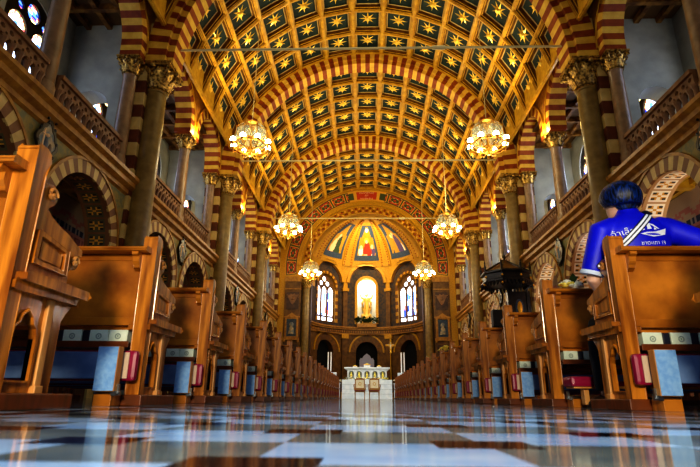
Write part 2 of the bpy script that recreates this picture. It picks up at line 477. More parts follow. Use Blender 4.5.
# ------------------------------------------------------------------ columns
def capital_mesh(r, h, hw):
    m = MB()
    m.lathe([(r*1.02,0),(r*1.12,.03*h),(r*1.02,.07*h),(r*1.02,.3*h),(r*1.12,.6*h),(r*1.35,.86*h)], 20)
    m.box(-hw, hw, -hw, hw, .86*h, .93*h); m.box(-hw*1.06, hw*1.06, -hw*1.06, hw*1.06, .93*h, h)
    def leaf(a, z0, L, w, curl, rb):
        ca, sa = math.cos(a), math.sin(a); R = []
        for t, ww, out in ((0,.8,.02),(.35,1,.05),(.7,.85,.12),(.92,.6,.26),(1.0,.35,.40),(.9,.2,.46),(.8,.08,.44)):
            rr = rb*(1+.22*t)+curl*out; z = z0+L*t
            for sgn in (-1, 0, 1):
                tx = sgn*w*ww; bend = 0 if sgn else .02
                rr2 = rr+bend-.0
                R.append((ca*rr2-sa*tx, sa*rr2+ca*tx, z))
        n = len(R)//3
        m.add(R, [(3*i+j, 3*i+j+1, 3*i+j+4, 3*i+j+3) for i in range(n-1) for j in range(2)])
    for i in range(8): leaf(2*PI*i/8, .07*h, .42*h, r*.42, r*1.0, r*1.04)
    for i in range(8): leaf(2*PI*(i+.5)/8, .12*h, .66*h, r*.40, r*1.1, r*1.06)
    for i in range(4):
        a = PI/4+i*PI/2; c = Vector((math.cos(a), math.sin(a), 0))
        P = []; rad = []
        for t in range(12):
            q = t/11*2.2*PI; rr = hw*.30*(1-t/14)
            P.append(c*(hw*1.12+rr*math.cos(q)-.02) + Vector((0,0,.72*h+rr*math.sin(q)))); rad.append(r*.17*(1-t/22))
        m.tube(P, rad, 6)
        P = [c*(r*1.1)+Vector((0,0,.45*h)), c*(hw*1.0)+Vector((0,0,.66*h)), c*(hw*1.35)+Vector((0,0,.80*h))]
        m.tube(P, [r*.12,r*.14,r*.16], 6)
        a = i*PI/2; m.ball((math.cos(a)*hw*1.02, math.sin(a)*hw*1.02, .84*h), r*.28, 8)
    return m.mesh('capital', ['leaf_gold'], smooth=50)
def column_meshes(r, h, hc, hw, mat, zb=0.0):
    w_ = 1.55 if r > .2 else 1.25
    b = MB(); b.box(-r*w_, r*w_, -r*w_, r*w_, 0, .18); b.lathe([(r*(w_-.05),.18),(r*(w_-.05),.26),(r*1.2,.32),(r*1.22,.38),(r*1.06,.46)], 24)
    s = MB(); s.lathe([(r*1.05,.42),(r*1.06,h*.33),(r*1.0,h*.66),(r*.93,h-.06),(r*1.02,h-.04),(r*1.02,h)], 28)
    return b.mesh('base', ['marble_shade' if r > .2 else mat], smooth=40), s.mesh('shaft', [mat], smooth=40), capital_mesh(r, hc, hw)
big = column_meshes(.255, 7.30, .70, .42, 'shaft_left')
gal = column_meshes(.165, 2.6, .44, .26, 'shaft_small')
def column(name, ms, h, loc, label, cat, group=None):
    t = thing(name, label, cat, loc, 0, group, 'thing')
    obj('base', ms[0], t); obj('shaft', ms[1], t); obj('capital', ms[2], t, (0,0,h), label='gilded capital with curling leaves')
for sd in (-1, 1):
    for k in (1, 2, 3):
        column('marble_column', big, 7.30, (sd*5.36, PIER[k], 0), 'tall stone column with gilded capital, %s along the %s side of nave' % (ORD[k-1], SIDE[sd]), 'column', 'tall nave columns')
    for b in range(4):
        m = (PIER[b]+PIER[b+1])/2
        column('gallery_column', gal, 2.6, (sd*5.82, m, 4.88), 'slender column mid-way in the %s gallery bay on the %s' % (BAYN[b], SIDE[sd]), 'column', 'slender gallery columns')
    for k in (0, 1, 2, 3, 4):
        for s2 in (-1, 1):
            if (k == 0 and s2 < 0) or (k == 4 and s2 > 0): continue
            nm = ['nearest', 'first', 'second', 'third', 'end'][k]
            column('engaged_column', gal, 2.6, (sd*5.84, PIER[k]+s2*.52, 4.88), 'slender gallery column against the %s face of the %s striped pier, %s' % ('near' if s2 < 0 else 'far', nm, SIDE[sd]), 'column', 'engaged gallery columns')

# ------------------------------------------------------------------ balustrades
for sd in (-1, 1):
    for b, h, y0, y1 in half_bays():
        ya = y0+.66 if h == 0 else y0+.21; yb = y1-.21 if h == 0 else y1-.66
        t = thing('gallery_balustrade', 'carved stone balustrade of the %s gallery, %s half of the %s bay' % (SIDE[sd], ['near','far'][h], BAYN[b]), 'balustrade', (sd*5.72, ya, 4.90), 0, 'gallery balustrades')
        L = yb-ya
        m = MB(); m.box(-.08,.08,0,L,0,.07); obj('plinth', m.mesh('plinth', ['rail_stone'], bevel=.008), t)
        m = MB(); m.box(-.10,.10,0,L,.66,.75); obj('handrail', m.mesh('handrail', ['rail_stone'], bevel=.012), t)
        n = 12; st = L/n
        m = MB(); holes = []
        for k in range(n): holes.append([(st*(k+.5)+.05*math.cos(q*PI/5), .575+.045*math.sin(q*PI/5)) for q in range(10)])
        for k in range(n-1): holes.append([(st*(k+1)+.03*math.cos(q*PI/3), .50+.03*math.sin(q*PI/3)) for q in range(6)])
        m.prism([(0,.46),(L,.46),(L,.66),(0,.66)], holes, lambda a, z, d: (d, a, z), -.05, .05)
        obj('pierced_frieze', m.mesh('pierced_frieze', ['rail_stone']), t)
        bm_ = MB(); bm_.lathe([(.06,.07),(.064,.11),(.046,.13),(.048,.36),(.064,.40),(.078,.46)], 8); bm_.box(-.05,.05,-.075,.075,.43,.47)
        me = bm_.mesh('baluster', ['rail_stone'], smooth=40) if (sd, b, h) == (-1, 0, 0) else BAL
        BAL = me
        for k in range(n+1):
            obj('baluster', me, t, (0, min(max(st*k, .06), L-.06), 0))
# ------------------------------------------------------------------ vault
R0 = 5.35; NC = 13; STEP = math.radians(12)
def star_mesh():
    m = MB(); vs = [(0,0,-.07)]; n = 8
    for i in range(2*n):
        a = PI*i/n+PI/2; r = (.38 if (i//2) % 2 == 0 else .34) if i % 2 == 0 else .11
        vs.append((r*math.cos(a), r*math.sin(a), 0))
    m.add(vs, [(0, 1+i, 1+(i+1)%(2*n)) for i in range(2*n)])
    m.lathe([(.06,-.1),(.09,-.06),(.1,0)], 10)
    return m.mesh('gilded_star', ['star_gold'])
STAR = star_mesh()
for b in range(4):
    ya = PIER[b]+.38; yb = PIER[b+1]-.38
    if b == 3: yb = PIER[4]-.02
    NY = 5; sy = (yb-ya)/NY
    v = MB()
    def P(a, y, r): return (r*math.sin(a), y, CZ+r*math.cos(a))
    stars = []
    for i in range(NC):
        ac = (i-(NC-1)/2)*STEP; hw = STEP/2
        for j in range(NY):
            y0 = ya+j*sy; y1 = y0+sy
            lv = []
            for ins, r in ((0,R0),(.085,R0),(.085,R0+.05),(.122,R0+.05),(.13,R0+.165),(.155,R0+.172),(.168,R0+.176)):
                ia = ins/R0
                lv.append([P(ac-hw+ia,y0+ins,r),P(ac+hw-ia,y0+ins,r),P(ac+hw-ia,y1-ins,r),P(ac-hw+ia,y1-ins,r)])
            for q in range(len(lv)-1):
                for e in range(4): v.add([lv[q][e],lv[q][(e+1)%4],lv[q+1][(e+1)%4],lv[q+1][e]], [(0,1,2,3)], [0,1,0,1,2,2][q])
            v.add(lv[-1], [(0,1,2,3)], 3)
            stars.append((ac, (y0+y1)/2))
    for i in range(NC+1):   # rib mouldings along the nave
        a = (i-NC/2)*STEP; w = .045/R0
        for r, ww in ((R0-.03, .06/R0), (R0-.055, .028/R0)):
            v.add([P(a-ww,ya,r),P(a+ww,ya,r),P(a+ww,yb,r),P(a-ww,yb,r),P(a-ww,ya,R0),P(a+ww,ya,R0),P(a+ww,yb,R0),P(a-ww,yb,R0)], [(0,1,2,3),(0,3,7,4),(1,5,6,2)], 0)
    for j in range(NY+1):
        y = ya+j*sy
        for i in range(NC):
            a0 = (i-NC/2)*STEP; a1 = a0+STEP
            for r, ww in ((R0-.022, .055), (R0-.04, .025)):
                v.add([P(a0,y-ww,r),P(a1,y-ww,r),P(a1,y+ww,r),P(a0,y+ww,r),P(a0,y-ww,R0),P(a1,y-ww,R0),P(a1,y+ww,R0),P(a0,y+ww,R0)], [(0,1,2,3),(0,4,5,1),(3,2,6,7)], 0)
    # smooth margin at both ends of each bay and haunch below the last rib
    for sg in (-1, 1):
        a = sg*NC/2*STEP
        v.add([P(a,ya,R0),P(a,yb,R0),(sg*5.5,yb,9.55),(sg*5.5,ya,9.55)], [(0,1,2,3)], 0)
    c = struct('ceiling', v.mesh('ceiling', ['gold_rib','gold_side','coffer_edge','coffer_dark']), None, 'golden coffered barrel vault over the %s bay' % BAYN[b])
    if b:
        for a, y in stars:
            r = R0+.168
            o = obj('gilded_star', STAR, c, P(a, y, r), (0, a, 0))
# transverse arches
for k in (0, 1, 2, 3):
    y = PIER[k]; t = MB(); afn = lambda x, z, d, y=y: (x, y+d, z)
    t.ring(afn, 0, CZ, 4.93, 5.62, 0, PI, 87, -.30, .30, lambda q: q % 2)
    t.ring(afn, 0, CZ, 5.10, 5.62, 0, PI, 87, -.40, .40, lambda q: q % 2)
    trim(t, ['stripe_cream', 'stripe_red'], 'red and cream striped arch crossing the vault at the %s pair of columns' % ['nearest','first','second','third'][k])
# tie rods
for k in (1, 2, 3):
    z = [0, 8.62, 8.75, 8.8][k]
    m = MB(); m.tube([(-5.05,PIER[k],z),(5.05,PIER[k],z)], .03, 8); m.tube([(1.62,PIER[k],z),(1.95,PIER[k],z)], .055, 8)
    tag(obj('tie_rod', m.mesh('tie_rod', ['chain'], smooth=40)), 'thin metal tie rod spanning the nave at the %s pair of columns' % ORD[k-1], 'rod', 'tie rods across the nave')

# ------------------------------------------------------------------ chancel arch, apse
YE = 31.5
efn = lambda x, z, d: (x, YE+d, z)
w = MB()
w.arch_wall(efn, -5.7, 5.7, 0, 14, 0, CZ, 4.15, 0, .35, 0, n=48)
W = struct('wall_back', w.mesh('wall', ['mosaic_gold']), None, 'end wall of the nave with the golden chancel arch')
# painted band of the chancel arch
pb = MB()
NB = 26
def bfn(u, v, d=-.02):
    a = math.radians(-7)+(PI+math.radians(14))*u; r = 4.42+.74*v
    return (-r*math.cos(a), YE+d, CZ+r*math.sin(a))
def bcf(u, v):
    if abs(u-.5) < .052: return 2 if (v < .1 or v > .9 or abs(u-.5) > .045) else 0
    if abs(u-.5) < .075: return 1 if abs(v-.5) < .3 else 2
    if v < .06 or v > .94: return 2
    if v < .12 or v > .88: return 1
    t = (u*17) % 1; du = abs(t-.5)*2; dv = abs(v-.5)*2/.76
    if t < .06 or t > .94: return 1
    if t < .10 or t > .90: return 2
    q = math.hypot(du, dv)
    if q < .22: return 0
    if q < .58: return 1 if (math.atan2(dv, du)*4) % 1 > .25 else 3
    if q < .66: return 2
    if abs(du-dv) < .14: return 1
    if q > 1.12: return 3
    return 0
pb.pix(bfn, 0, 1, 0, 1, 340, 22, bcf)
trim(pb, ['band_red', 'band_green', 'band_yellow', 'mosaic_flesh'], 'painted red and gold band around the chancel arch')
def text_mesh(txt, size, mat, fn, shear=0):
    cu = bpy.data.curves.new('lettering', 'FONT'); cu.body = txt; cu.size = size; cu.align_x = 'CENTER'; cu.shear = shear; cu.resolution_u = 3
    ob = bpy.data.objects.new('lettering', cu); COL.objects.link(ob)
    dg = bpy.context.evaluated_depsgraph_get(); dg.update()
    me = bpy.data.meshes.new_from_object(ob.evaluated_get(dg))
    bpy.data.objects.remove(ob); bpy.data.curves.remove(cu)
    for v in me.vertices: v.co = fn(v.co.x, v.co.y)
    me.materials.clear(); me.materials.append(MATS[mat]); return me
def on_band(r):
    def f(x, y):
        a = PI/2-x/r; return Vector(((r+y)*math.cos(a), YE-.03, CZ+(r+y)*math.sin(a)))
    return f
tp = thing('inscription_panel', 'red panel with pale lettering at the crown of the chancel arch', 'inscription', (0, YE, 12.4))
for tx, r, s in (('MAGNIFICAT', 4.92, .17), ('EST', 4.73, .16), ('NOMEN EJUS', 4.53, .14)):
    o = obj('lettering', text_mesh(tx, s, 'mosaic_flesh', on_band(r)), tp); o.location = (0, -YE, -12.4)
pm = MB()
def ppm(u, v): 
    a = PI/2-(u-.5)*.30; r = 4.46+.66*v; return (r*math.cos(a), YE-.024-YE, CZ+r*math.sin(a)-12.4)
pm.pix(ppm, 0, 1, 0, 1, 24, 10, lambda u, v: 1 if (v < .1 or v > .9 or u < .04 or u > .96) else 0)
obj('red_field', pm.mesh('red_field', ['band_red', 'band_yellow']), tp)
# stepped golden arch with beads, moulding
t = MB()
t.ring(efn, 0, CZ, 4.15, 4.40, 0, PI, 48, -.06, .3, 0); t.ring(efn, 0, CZ, 5.18, 5.26, -.1, PI+.1, 48, -.06, .02, 0)
t.ring(efn, 0, CZ, 3.62, 4.16, 0, PI, 48, .22, .8, 0); t.ring(efn, 0, CZ, 4.06, 4.16, 0, PI, 48, .16, .8, 0); t.ring(efn, 0, CZ, 3.62, 3.70, 0, PI, 48, .16, .8, 0)
for r, n, br in ((3.78, 52, .095), (3.98, 52, .085)):
    for k in range(n+1):
        a = PI*k/n; t.ball((r*math.cos(a), YE+.2, CZ+r*math.sin(a)), br, 6, 1 if (k % 2) == (r < 3.9) else 2)
trim(t, ['mosaic_gold', 'band_yellow', 'stripe_red'], 'beaded golden moulding of the chancel arch')
# jamb piers of the chancel
AC = 32.3; AR = 3.75
def apf(phi, z, d):     # apse wall: phi in arc metres from the axis, d outward
    a = phi/AR; r = AR+d
    return (r*math.sin(a), AC+r*math.cos(a), z)
for sd in (-1, 1):
    p = MB()
    x0, x1 = sorted((sd*4.1, sd*5.1))
    p.box(x0, x1, YE-.12, YE+.3, 0, 7.2, 0)
    p.box(x0-.03, x1+.03, YE-.18, YE, 6.95, 7.27, 1); p.box(x0-.02, x1+.02, YE-.16, YE, 6.45, 6.52, 1)
    p.box(x0+.12, x1-.12, YE-.14, YE, 5.2, 6.3, 2); p.box(x0+.12, x1-.12, YE-.14, YE, .4, 3.1, 2)
    p.box(min(sd*3.5, sd*4.15), max(sd*3.5, sd*4.15), YE+.3, AC+.1, 0, 8.0, 2)
    trim(p, ['apse_brown', 'cornice', 'apse_dark'], 'dark marble pier on the %s of the chancel arch' % SIDE[sd])
    # carved crest
    cr = MB(); cx = sd*4.6
    poly = [(-.28,.0),(-.1,-.35),(0,-.45),(.1,-.35),(.28,0),(.36,.18),(.2,.14),(.12,.24),(0,.16),(-.12,.24),(-.2,.14),(-.36,.18)]
    cr.prism(poly, [], lambda a, z, d: (a, d, z), -.07, 0); cr.ball((0,-.06,-.06), .13, 10, 0, 1, 1, .6); cr.tube([(-.34,-.05,.17),(-.42,-.05,.05),(-.33,-.05,-.02)], .03, 6); cr.tube([(.34,-.05,.17),(.42,-.05,.05),(.33,-.05,-.02)], .03, 6)
    tag(obj('carved_crest', cr.mesh('carved_crest', ['rail_stone'], smooth=40), None, (cx, YE-.14, 5.95)), 'carved stone crest high on the %s chancel pier' % SIDE[sd], 'carving', 'chancel pier crests')
    pl = thing('gilt_plaque', 'gilt-framed dark relief plaque on the %s chancel pier' % SIDE[sd], 'plaque', (cx, YE-.12, 3.4), 0, 'plaques on the chancel piers')
    f = MB(); f.prism([(-.42,0),(.42,0),(.42,1.35),(.25,1.42),(0,1.6),(-.25,1.42),(-.42,1.35)], [[(-.3,.16),(.3,.16),(.3,1.22),(-.3,1.22)]], lambda a, z, d: (a, d, z), -.09, 0)
    f.box(-.5,.5,-.13,0,-.06,.08); f.box(-.5,.5,-.12,0,1.3,1.38); f.ball((-.4,-.07,-.12), .08, 8); f.ball((.4,-.07,-.12), .08, 8)
    obj('frame', f.mesh('frame', ['cornice'], smooth=30), pl)
    r = MB(); r.prism([(-.3,.16),(.3,.16),(.3,1.22),(-.3,1.22)], [], lambda a, z, d: (a, d, z), -.03, 0); r.ball((0,-.03,.85), .14, 10, 1, 1.2, 1, .5); r.lathe([(.2,.3),(.15,.55),(.12,.72)], 10, (0,-.03,0), 1, True, 1, .4)
    obj('relief', r.mesh('relief', ['mosaic_blue', 'painting_mid'], smooth=40), pl)
    column('apse_column', AP if sd > 0 else (lambda m: (globals().__setitem__('AP', m), m)[1])(column_meshes(.24, 6.6, .6, .36, 'shaft_left')), 6.6, (sd*3.82, 31.75, 0), 'yellowish round column at the %s edge of the apse' % SIDE[sd], 'column', 'apse columns')

HS = AR*math.radians(24.5)   # half width of one apse bay in arc metres
CEN = [-AR*math.radians(49), 0, AR*math.radians(49)]
AF = [lambda a, z, d, c=c: apf(c+a, z, d) for c in CEN]
aw = MB()
for i, f in enumerate(AF):
    aw.arch_wall(f, -HS, HS, 0, 4.2, 0, 3.0, .74, 0, .5, 0, n=16)           # lower dark arches
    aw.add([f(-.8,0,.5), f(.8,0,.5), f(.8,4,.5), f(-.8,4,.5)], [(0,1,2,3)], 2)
    aw.arch_wall(f, -HS, HS, 4.2, 9.0, 0, 7.55 if i == 1 else 7.42, .66 if i == 1 else .86, 0, .5, 1, n=16, zj=4.95, msof=3)
for a0, a1 in ((-AR*PI/2, CEN[0]-HS), (CEN[2]+HS, AR*PI/2)):
    aw.add([apf(a0+(a1-a0)*t/4, z, 0) for z in (0, 9.0) for t in range(5)], [(t,t+1,t+6,t+5) for t in range(4)], 0)
for c in (-AR*math.radians(24.5), AR*math.radians(24.5)):       # pilasters between the bays
    for z0, z1, hw, dd in ((0,4.2,.2,-.16),(4.6,7.2,.17,-.16),(7.2,7.4,.26,-.24),(3.9,4.2,.27,-.24),(0,.4,.27,-.24)):
        aw.box(c-hw, c+hw, z0, z1, dd, .05, 0 if z1-z0 > 1 else 3, T=lambda y,z,d: apf(y,z,d))
struct('wall_back', aw.mesh('wall', ['apse_brown', 'lunette', 'dark_void', 'mosaic_gold']), None, 'curved apse wall with three dark arches below and three openings above')
# entablature round the apse
t = MB()
for z0, z1, dd, mi in ((4.15,4.28,-.10,0),(4.28,4.52,-.06,1),(4.52,4.62,-.16,0),(4.62,4.72,-.24,0)):
    for k in range(30):
        a = -AR*PI/2+AR*PI*k/30; b_ = a+AR*PI/30
        t.box(a, b_, z0, z1, dd, .02, mi, T=lambda y,z,d: apf(y,z,d))
for k in range(70):
    a = -AR*PI/2+AR*PI*(k+.2)/70; t.box(a, a+.09, 4.33, 4.46, -.1, 0, 0, T=lambda y,z,d: apf(y,z,d))
trim(t, ['cornice', 'apse_brown'], 'dentilled entablature round the apse')
for i, f in enumerate(AF):
    t = MB()
    t.ring(f, 0, 3.0, .745, 1.16, -.0, PI, 17, -.05, .05, lambda k: (k % 2)*3); t.ring(f, 0, 3.0, 1.16, 1.26, 0, PI, 17, -.1, .05, 2)
    wr = .665 if i == 1 else .865; wz = 7.55 if i == 1 else 7.42
    t.ring(f, 0, wz, wr, wr+.18, 0, PI, 18, -.06, .05, 2 if i == 1 else lambda k: (k % 2)+2)
    for sg in (-1, 1):
        for k in range(10):
            a = sg*wr; c = sg*(wr+.18); h_ = (wz-4.95)/10; t.box(min(a,c), max(a,c), 4.95+h_*k, 4.95+h_*(k+1), -.06, .05, 2 if i == 1 else (k % 2)+2, T=lambda y,z,d,f=f: f(y,z,d))
    t.ring(f, 0, 7.82, 1.30, 1.52, 0.0, PI, 22, -.2, .1, 2)
    t.ring(f, 0, 7.82, 1.20, 1.30, 0.0, PI, 22, -.08, .1, 3)
    trim(t, ['apse_brown', 'wood_dark', 'mosaic_gold', 'gold_side'], 'gilded and striped arch mouldings of the %s apse bay' % ['left', 'middle', 'right'][i])
# apse windows (three lights with tracery)
for i in (0, 2):
    f = AF[i]; m = MB()
    hw = .86; zs = 7.42
    poly = [(-hw,4.95),(hw,4.95)]+[(hw*math.cos(t_*PI/16), zs+hw*math.sin(t_*PI/16)) for t_ in range(17)]
    holes = []
    for c in (-.55, 0, .55):
        holes.append([(c-.215,5.38),(c+.215,5.38),(c+.215,7.15),(c+.12,7.32),(c,7.40),(c-.12,7.32),(c-.215,7.15)])
        holes.append([(c-.215,5.04),(c+.215,5.04),(c+.215,5.27),(c-.215,5.27)])
    for c, z, r in ((-.29,7.60,.17),(.29,7.60,.17),(0,7.92,.19)): holes.append([(c+r*math.cos(q*PI/4), z+r*math.sin(q*PI/4)) for q in range(8)])
    m.prism(poly, holes, f, .12, .24)
    Wn = struct('window_%d' % (17+i//2), m.mesh('window', ['apse_brown']), None, 'three-light stained glass window of the apse, on the %s' % ('left' if i == 0 else 'right'))
    g = MB(); rnd = random.Random(3+i); spots = [(rnd.uniform(.15,.85), rnd.uniform(.1,.55), rnd.uniform(.03,.07), rnd.choice([1,1,1,2,3,5,5])) for _ in range(22)]
    def gcf(u, v):
        a = (u-.5)*1.72; z = 4.95+3.33*v
        if z > zs and math.hypot(a, z-zs) > hw: return None
        if v < .1: return 5 if int(u*9) % 3 == 1 else 0
        if v > .85: return [0,3,0,4][int(u*9+v*40) % 4]
        for su, sv, sr, cm in spots:
            if abs(u-su) < sr and (v-sv)**2 < (sr*1.3)**2: return cm
        return 5 if (int(u*12)+int(v*30)) % 7 == 0 else 0
    g.pix(lambda u, v, f=f: f(u, v, .2), -.86, .86, 4.95, 8.28, 36, 80, gcf)
    obj('stained_glass', g.mesh('stained_glass', ['glass_white','glass_blue','glass_deep','glass_red','glass_yellow','glass_pale']), Wn)
# statue niche
n_ = MB()
prof = [(-.66,4.95)]+[(.66*math.cos(PI-PI*t/16), 7.55+.66*math.sin(PI-PI*t/16)) for t in range(17)]+[(.66,4.95)]
for k in range(len(prof)-1):
    n_.add([apf(*prof[k],.45), apf(*prof[k+1],.45), apf(*prof[k+1],1.0), apf(*prof[k],1.0)], [(0,1,2,3)], 0)
n_.prism(prof, [], apf, 1.0, 1.04, 1); n_.box(-.75,.75,4.7,4.95,-.35,1.0,2,T=lambda y,z,d: apf(y,z,d))
trim(n_, ['niche_glow', 'niche_glow', 'cornice'], 'lit niche in the middle of the apse')

# conch with painted panels
cfm = MB(); CR = 3.66
def sph(phi, th, r=CR): return (r*math.cos(th)*math.sin(phi), AC+r*math.cos(th)*math.cos(phi), CZ+r*math.sin(th))
def conch_cf(u, v):
    phi = -PI/2+PI*u; th = -.25+(PI/2+.249)*v; z = CZ+CR*math.sin(th)
    for c in CEN:
        a = (phi-c/AR)*AR
        if abs(a) < 1.45 and (z < 7.82 or math.hypot(a, z-7.82) < 1.45): return None
    return 0
cfm.pix(lambda u, v: sph(u, max(v, -.0) if v > 0 else v*.9) if v > 0 else ((CR*math.sin(u)), AC+CR*math.cos(u), CZ+CR*v), -PI/2, PI/2, -.25, PI/2-.001, 150, 70, conch_cf)
for phi in (-1.27, -.41, .41, 1.27):         # ribs with beads
    wdt = .10
    for k in range(22):
        a = .28+1.15*k/22; b_ = .28+1.15*(k+1)/22
        q = [sph(phi+sg*wdt*(1 if k < 20 else .5), th, CR-.08) for th in (a, b_) for sg in (-1, 1)]
        q2 = [sph(phi+sg*wdt*1.15, th, CR) for th in (a, b_) for sg in (-1, 1)]
        cfm.add(q+q2, [(0,1,3,2),(0,2,6,4),(1,5,7,3)], 0)
        for sg in (-1, 1): cfm.ball(sph(phi+sg*wdt*.75, (a+b_)/2, CR-.09), .05, 6, 1)
CON = struct('ceiling', cfm.mesh('ceiling', ['mosaic_gold', 'stripe_red']), None, 'golden half dome of the apse with beaded ribs')
def painted(kind):
    figs = {'mid': [(.5,.50,.065,.05,3),(.53,.33,.15,.17,2),(.42,.26,.10,.10,2),(.62,.22,.12,.10,2),(.5,.52,.13,.10,7),(.24,.34,.07,.06,3),(.24,.24,.10,.12,6),(.78,.36,.07,.06,3),(.79,.25,.10,.12,4),(.30,.13,.11,.07,7),(.45,.12,.09,.06,3),(.62,.12,.10,.06,5),(.77,.13,.07,.06,6),(.5,.84,.13,.07,6)],
            'left': [(.35,.25,.14,.24,3),(.58,.30,.15,.28,5),(.44,.55,.09,.08,3),(.68,.16,.12,.12,5),(.3,.12,.13,.1,2),(.62,.55,.08,.2,0)],
            'right': [(.62,.30,.16,.3,4),(.36,.28,.13,.26,0),(.58,.60,.08,.08,3),(.4,.56,.08,.08,3),(.74,.2,.1,.14,6),(.3,.14,.12,.1,1)]}[kind]
    def cf(u, v):
        if u < .09 or u > .91 or v < .07 or v > .96: return 1
        if v < .13 and abs(u-.5) < .42: return 1
        if v > .62 and (u-.5)**2 > (.30*(1-(v-.62)/.5))**2: return 1
        for cu, cv, ru, rv, m in figs:
            if ((u-cu)/ru)**2+((v-cv)/rv)**2 < 1: return m
        return 0
    return cf
for (p0, p1, kind, lb) in ((-.27,.27,'mid','middle mosaic panel with a red robed figure'), (-1.10,-.56,'left','left mosaic panel with standing figures on gold'), (.56,1.10,'right','right mosaic panel with a violet robed figure')):
    m = MB()
    def mp(u, v, p0=p0, p1=p1):
        c = (p0+p1)/2; h = (p1-p0)/2*(1 if v < 1.0 else 1)
        th = v; nar = .86+.14*(1-(v-.42)/.75)
        return sph(c+(u-.5)*2*h*nar, th, CR-.03)
    m.pix(mp, 0, 1, .40, 1.20, 30, 60, painted(kind))
    obj('mosaic_panel', m.mesh('mosaic_panel', ['mosaic_gold','mosaic_blue','mosaic_red','mosaic_flesh','mosaic_violet','mosaic_green','mosaic_white','band_yellow']), CON, label=lb)

# ------------------------------------------------------------------ chandeliers
def chandelier_meshes():
    ring = MB()
    for r, z in ((.52,0),(.40,.16)):
        P = [(r*math.cos(2*PI*k/28), r*math.sin(2*PI*k/28), z) for k in range(29)]; ring.tube(P, .02, 6)
    for k in range(24):
        a = 2*PI*k/24; ring.ball((.54*math.cos(a), .54*math.sin(a), .05), .022, 6)
    stem = MB(); stem.lathe([(.0,-.34),(.05,-.32),(.07,-.26),(.03,-.2),(.05,-.14),(.10,-.08),(.06,-.0),(.025,.06),(.025,.5),(.07,.56),(.09,.62),(.03,.7),(.2,.80),(.03,.84),(.02,.9)], 12)
    arm = MB(); arm.tube([(.08,0,-.12),(.2,0,-.22),(.36,0,-.22),(.47,0,-.12),(.54,0,-.10),(.57,0,-.05),(.56,0,.0)], [.018]*7, 6); arm.tube([(.22,0,-.22),(.28,0,-.14),(.24,0,-.09),(.2,0,-.13)], .012, 5); arm.lathe([(.02,-.02),(.07,0),(.085,.025),(.03,.03)], 10, (.56,0,0))
    bulb = MB(); bulb.ball((0,0,.0), .085, 12)
    drum = MB()
    drum.lathe([(.52,.10),(.48,.52),(.36,.70),(.2,.80)], 8, cap=False)
    crown = MB()
    for r, z in ((.52,.10),(.48,.52),(.2,.80)):
        P = [(r*math.cos(PI*k/4), r*math.sin(PI*k/4), z) for k in range(9)]; crown.tube(P, .016, 5)
    for k in range(8):
        a = PI*k/4; c, s_ = math.cos(a), math.sin(a); crown.tube([(.52*c,.52*s_,.1),(.48*c,.48*s_,.52),(.36*c,.36*s_,.70),(.2*c,.2*s_,.80)], .010, 5); crown.ball((.48*c,.48*s_,.56), .03, 6)
    drop = MB(); drop.lathe([(.001,-.11),(.022,-.05),(.012,-.02),(.018,.0),(.001,.02)], 6)
    return (ring.mesh('ring',['brass'],smooth=40), stem.mesh('stem',['brass'],smooth=40), arm.mesh('arm',['brass'],smooth=40), bulb.mesh('bulb',['bulb'],smooth=60),
            drum.mesh('glass_shade',['shade_glass']), crown.mesh('crown',['brass'],smooth=40), drop.mesh('drop',['brass'],smooth=40))
CM = chandelier_meshes()
for row, (y, x, z, tw) in enumerate(((13.9,3.58,7.28,.2),(21.2,3.45,6.95,.35),(28.1,3.2,6.62,.1))):
    for sd in (-1, 1):
        t = thing('chandelier', 'brass chandelier with lit globe bulbs, %s from the front on the %s' % (ORD[row], SIDE[sd]), 'chandelier', (sd*x, y, z), tw*sd, 'brass chandeliers')
        obj('ring', CM[0], t); obj('stem', CM[1], t); obj('glass_shade', CM[4], t); obj('crown', CM[5], t)
        top = CZ+math.sqrt(R0*R0-x*x)-z
        ch = MB(); ch.tube([(0,0,.88),(0,0,top)], .014, 5); obj('chain', ch.mesh('chain', ['chain']), t)
        for k in range(8):
            a = obj('arm', CM[2], t, None, (0,0,2*PI*k/8)); obj('bulb', CM[3], a, (.56,0,.10)); obj('drop', CM[6], a, (.56,0,-.06))

# ------------------------------------------------------------------ plaques in the arcade spandrels
pf = MB()
def lob(s): 
    o = []
    for k in range(40):
        a = 2*PI*k/40; r = 1+.10*math.cos(4*a)+.07*math.cos(8*a); o.append((.24*s*r*math.cos(a), .34*s*r*math.sin(a)))
    return o
pf.prism(lob(1.10), [lob(.86)], lambda a, z, d: (a, d, z), -.05, 0)
for k in range(8):
    a = 2*PI*k/8+.2; pf.ball((.25*math.cos(a), -.045, .355*math.sin(a)), .03, 6)
pf.ball((0,-.03,.42), .06, 8, 0, 1, 1, .5); pf.tube([(-.12,-.06,.40),(-.06,-.06,.47),(0,-.06,.50),(.06,-.06,.47),(.12,-.06,.40)], .025, 6); pf.tube([(-.1,-.06,-.38),(0,-.06,-.44),(.1,-.06,-.38)], .03, 6)
PFM = pf.mesh('frame', ['frame_black'], smooth=40)
pp = MB(); pp.prism(lob(.88), [], lambda a, z, d: (a, d, z), -.04, -.01); pp.lathe([(.07,-.2),(.06,.0),(.03,.08)], 8, (-.02,-.04,0), 1, True, 1, .3); pp.ball((-.02,-.045,.12), .035, 8, 2); pp.lathe([(.05,-.18),(.05,-.02),(.02,.04)], 8, (.1,-.04,-.03), 3, True, 1, .3); pp.box(-.13,-.11,-.06,-.04,-.2,.2,2); pp.box(-.17,-.07,-.06,-.04,.1,.12,2)
PPM = pp.mesh('painting', ['painting_mid', 'mosaic_blue', 'mosaic_flesh', 'apse_dark'])
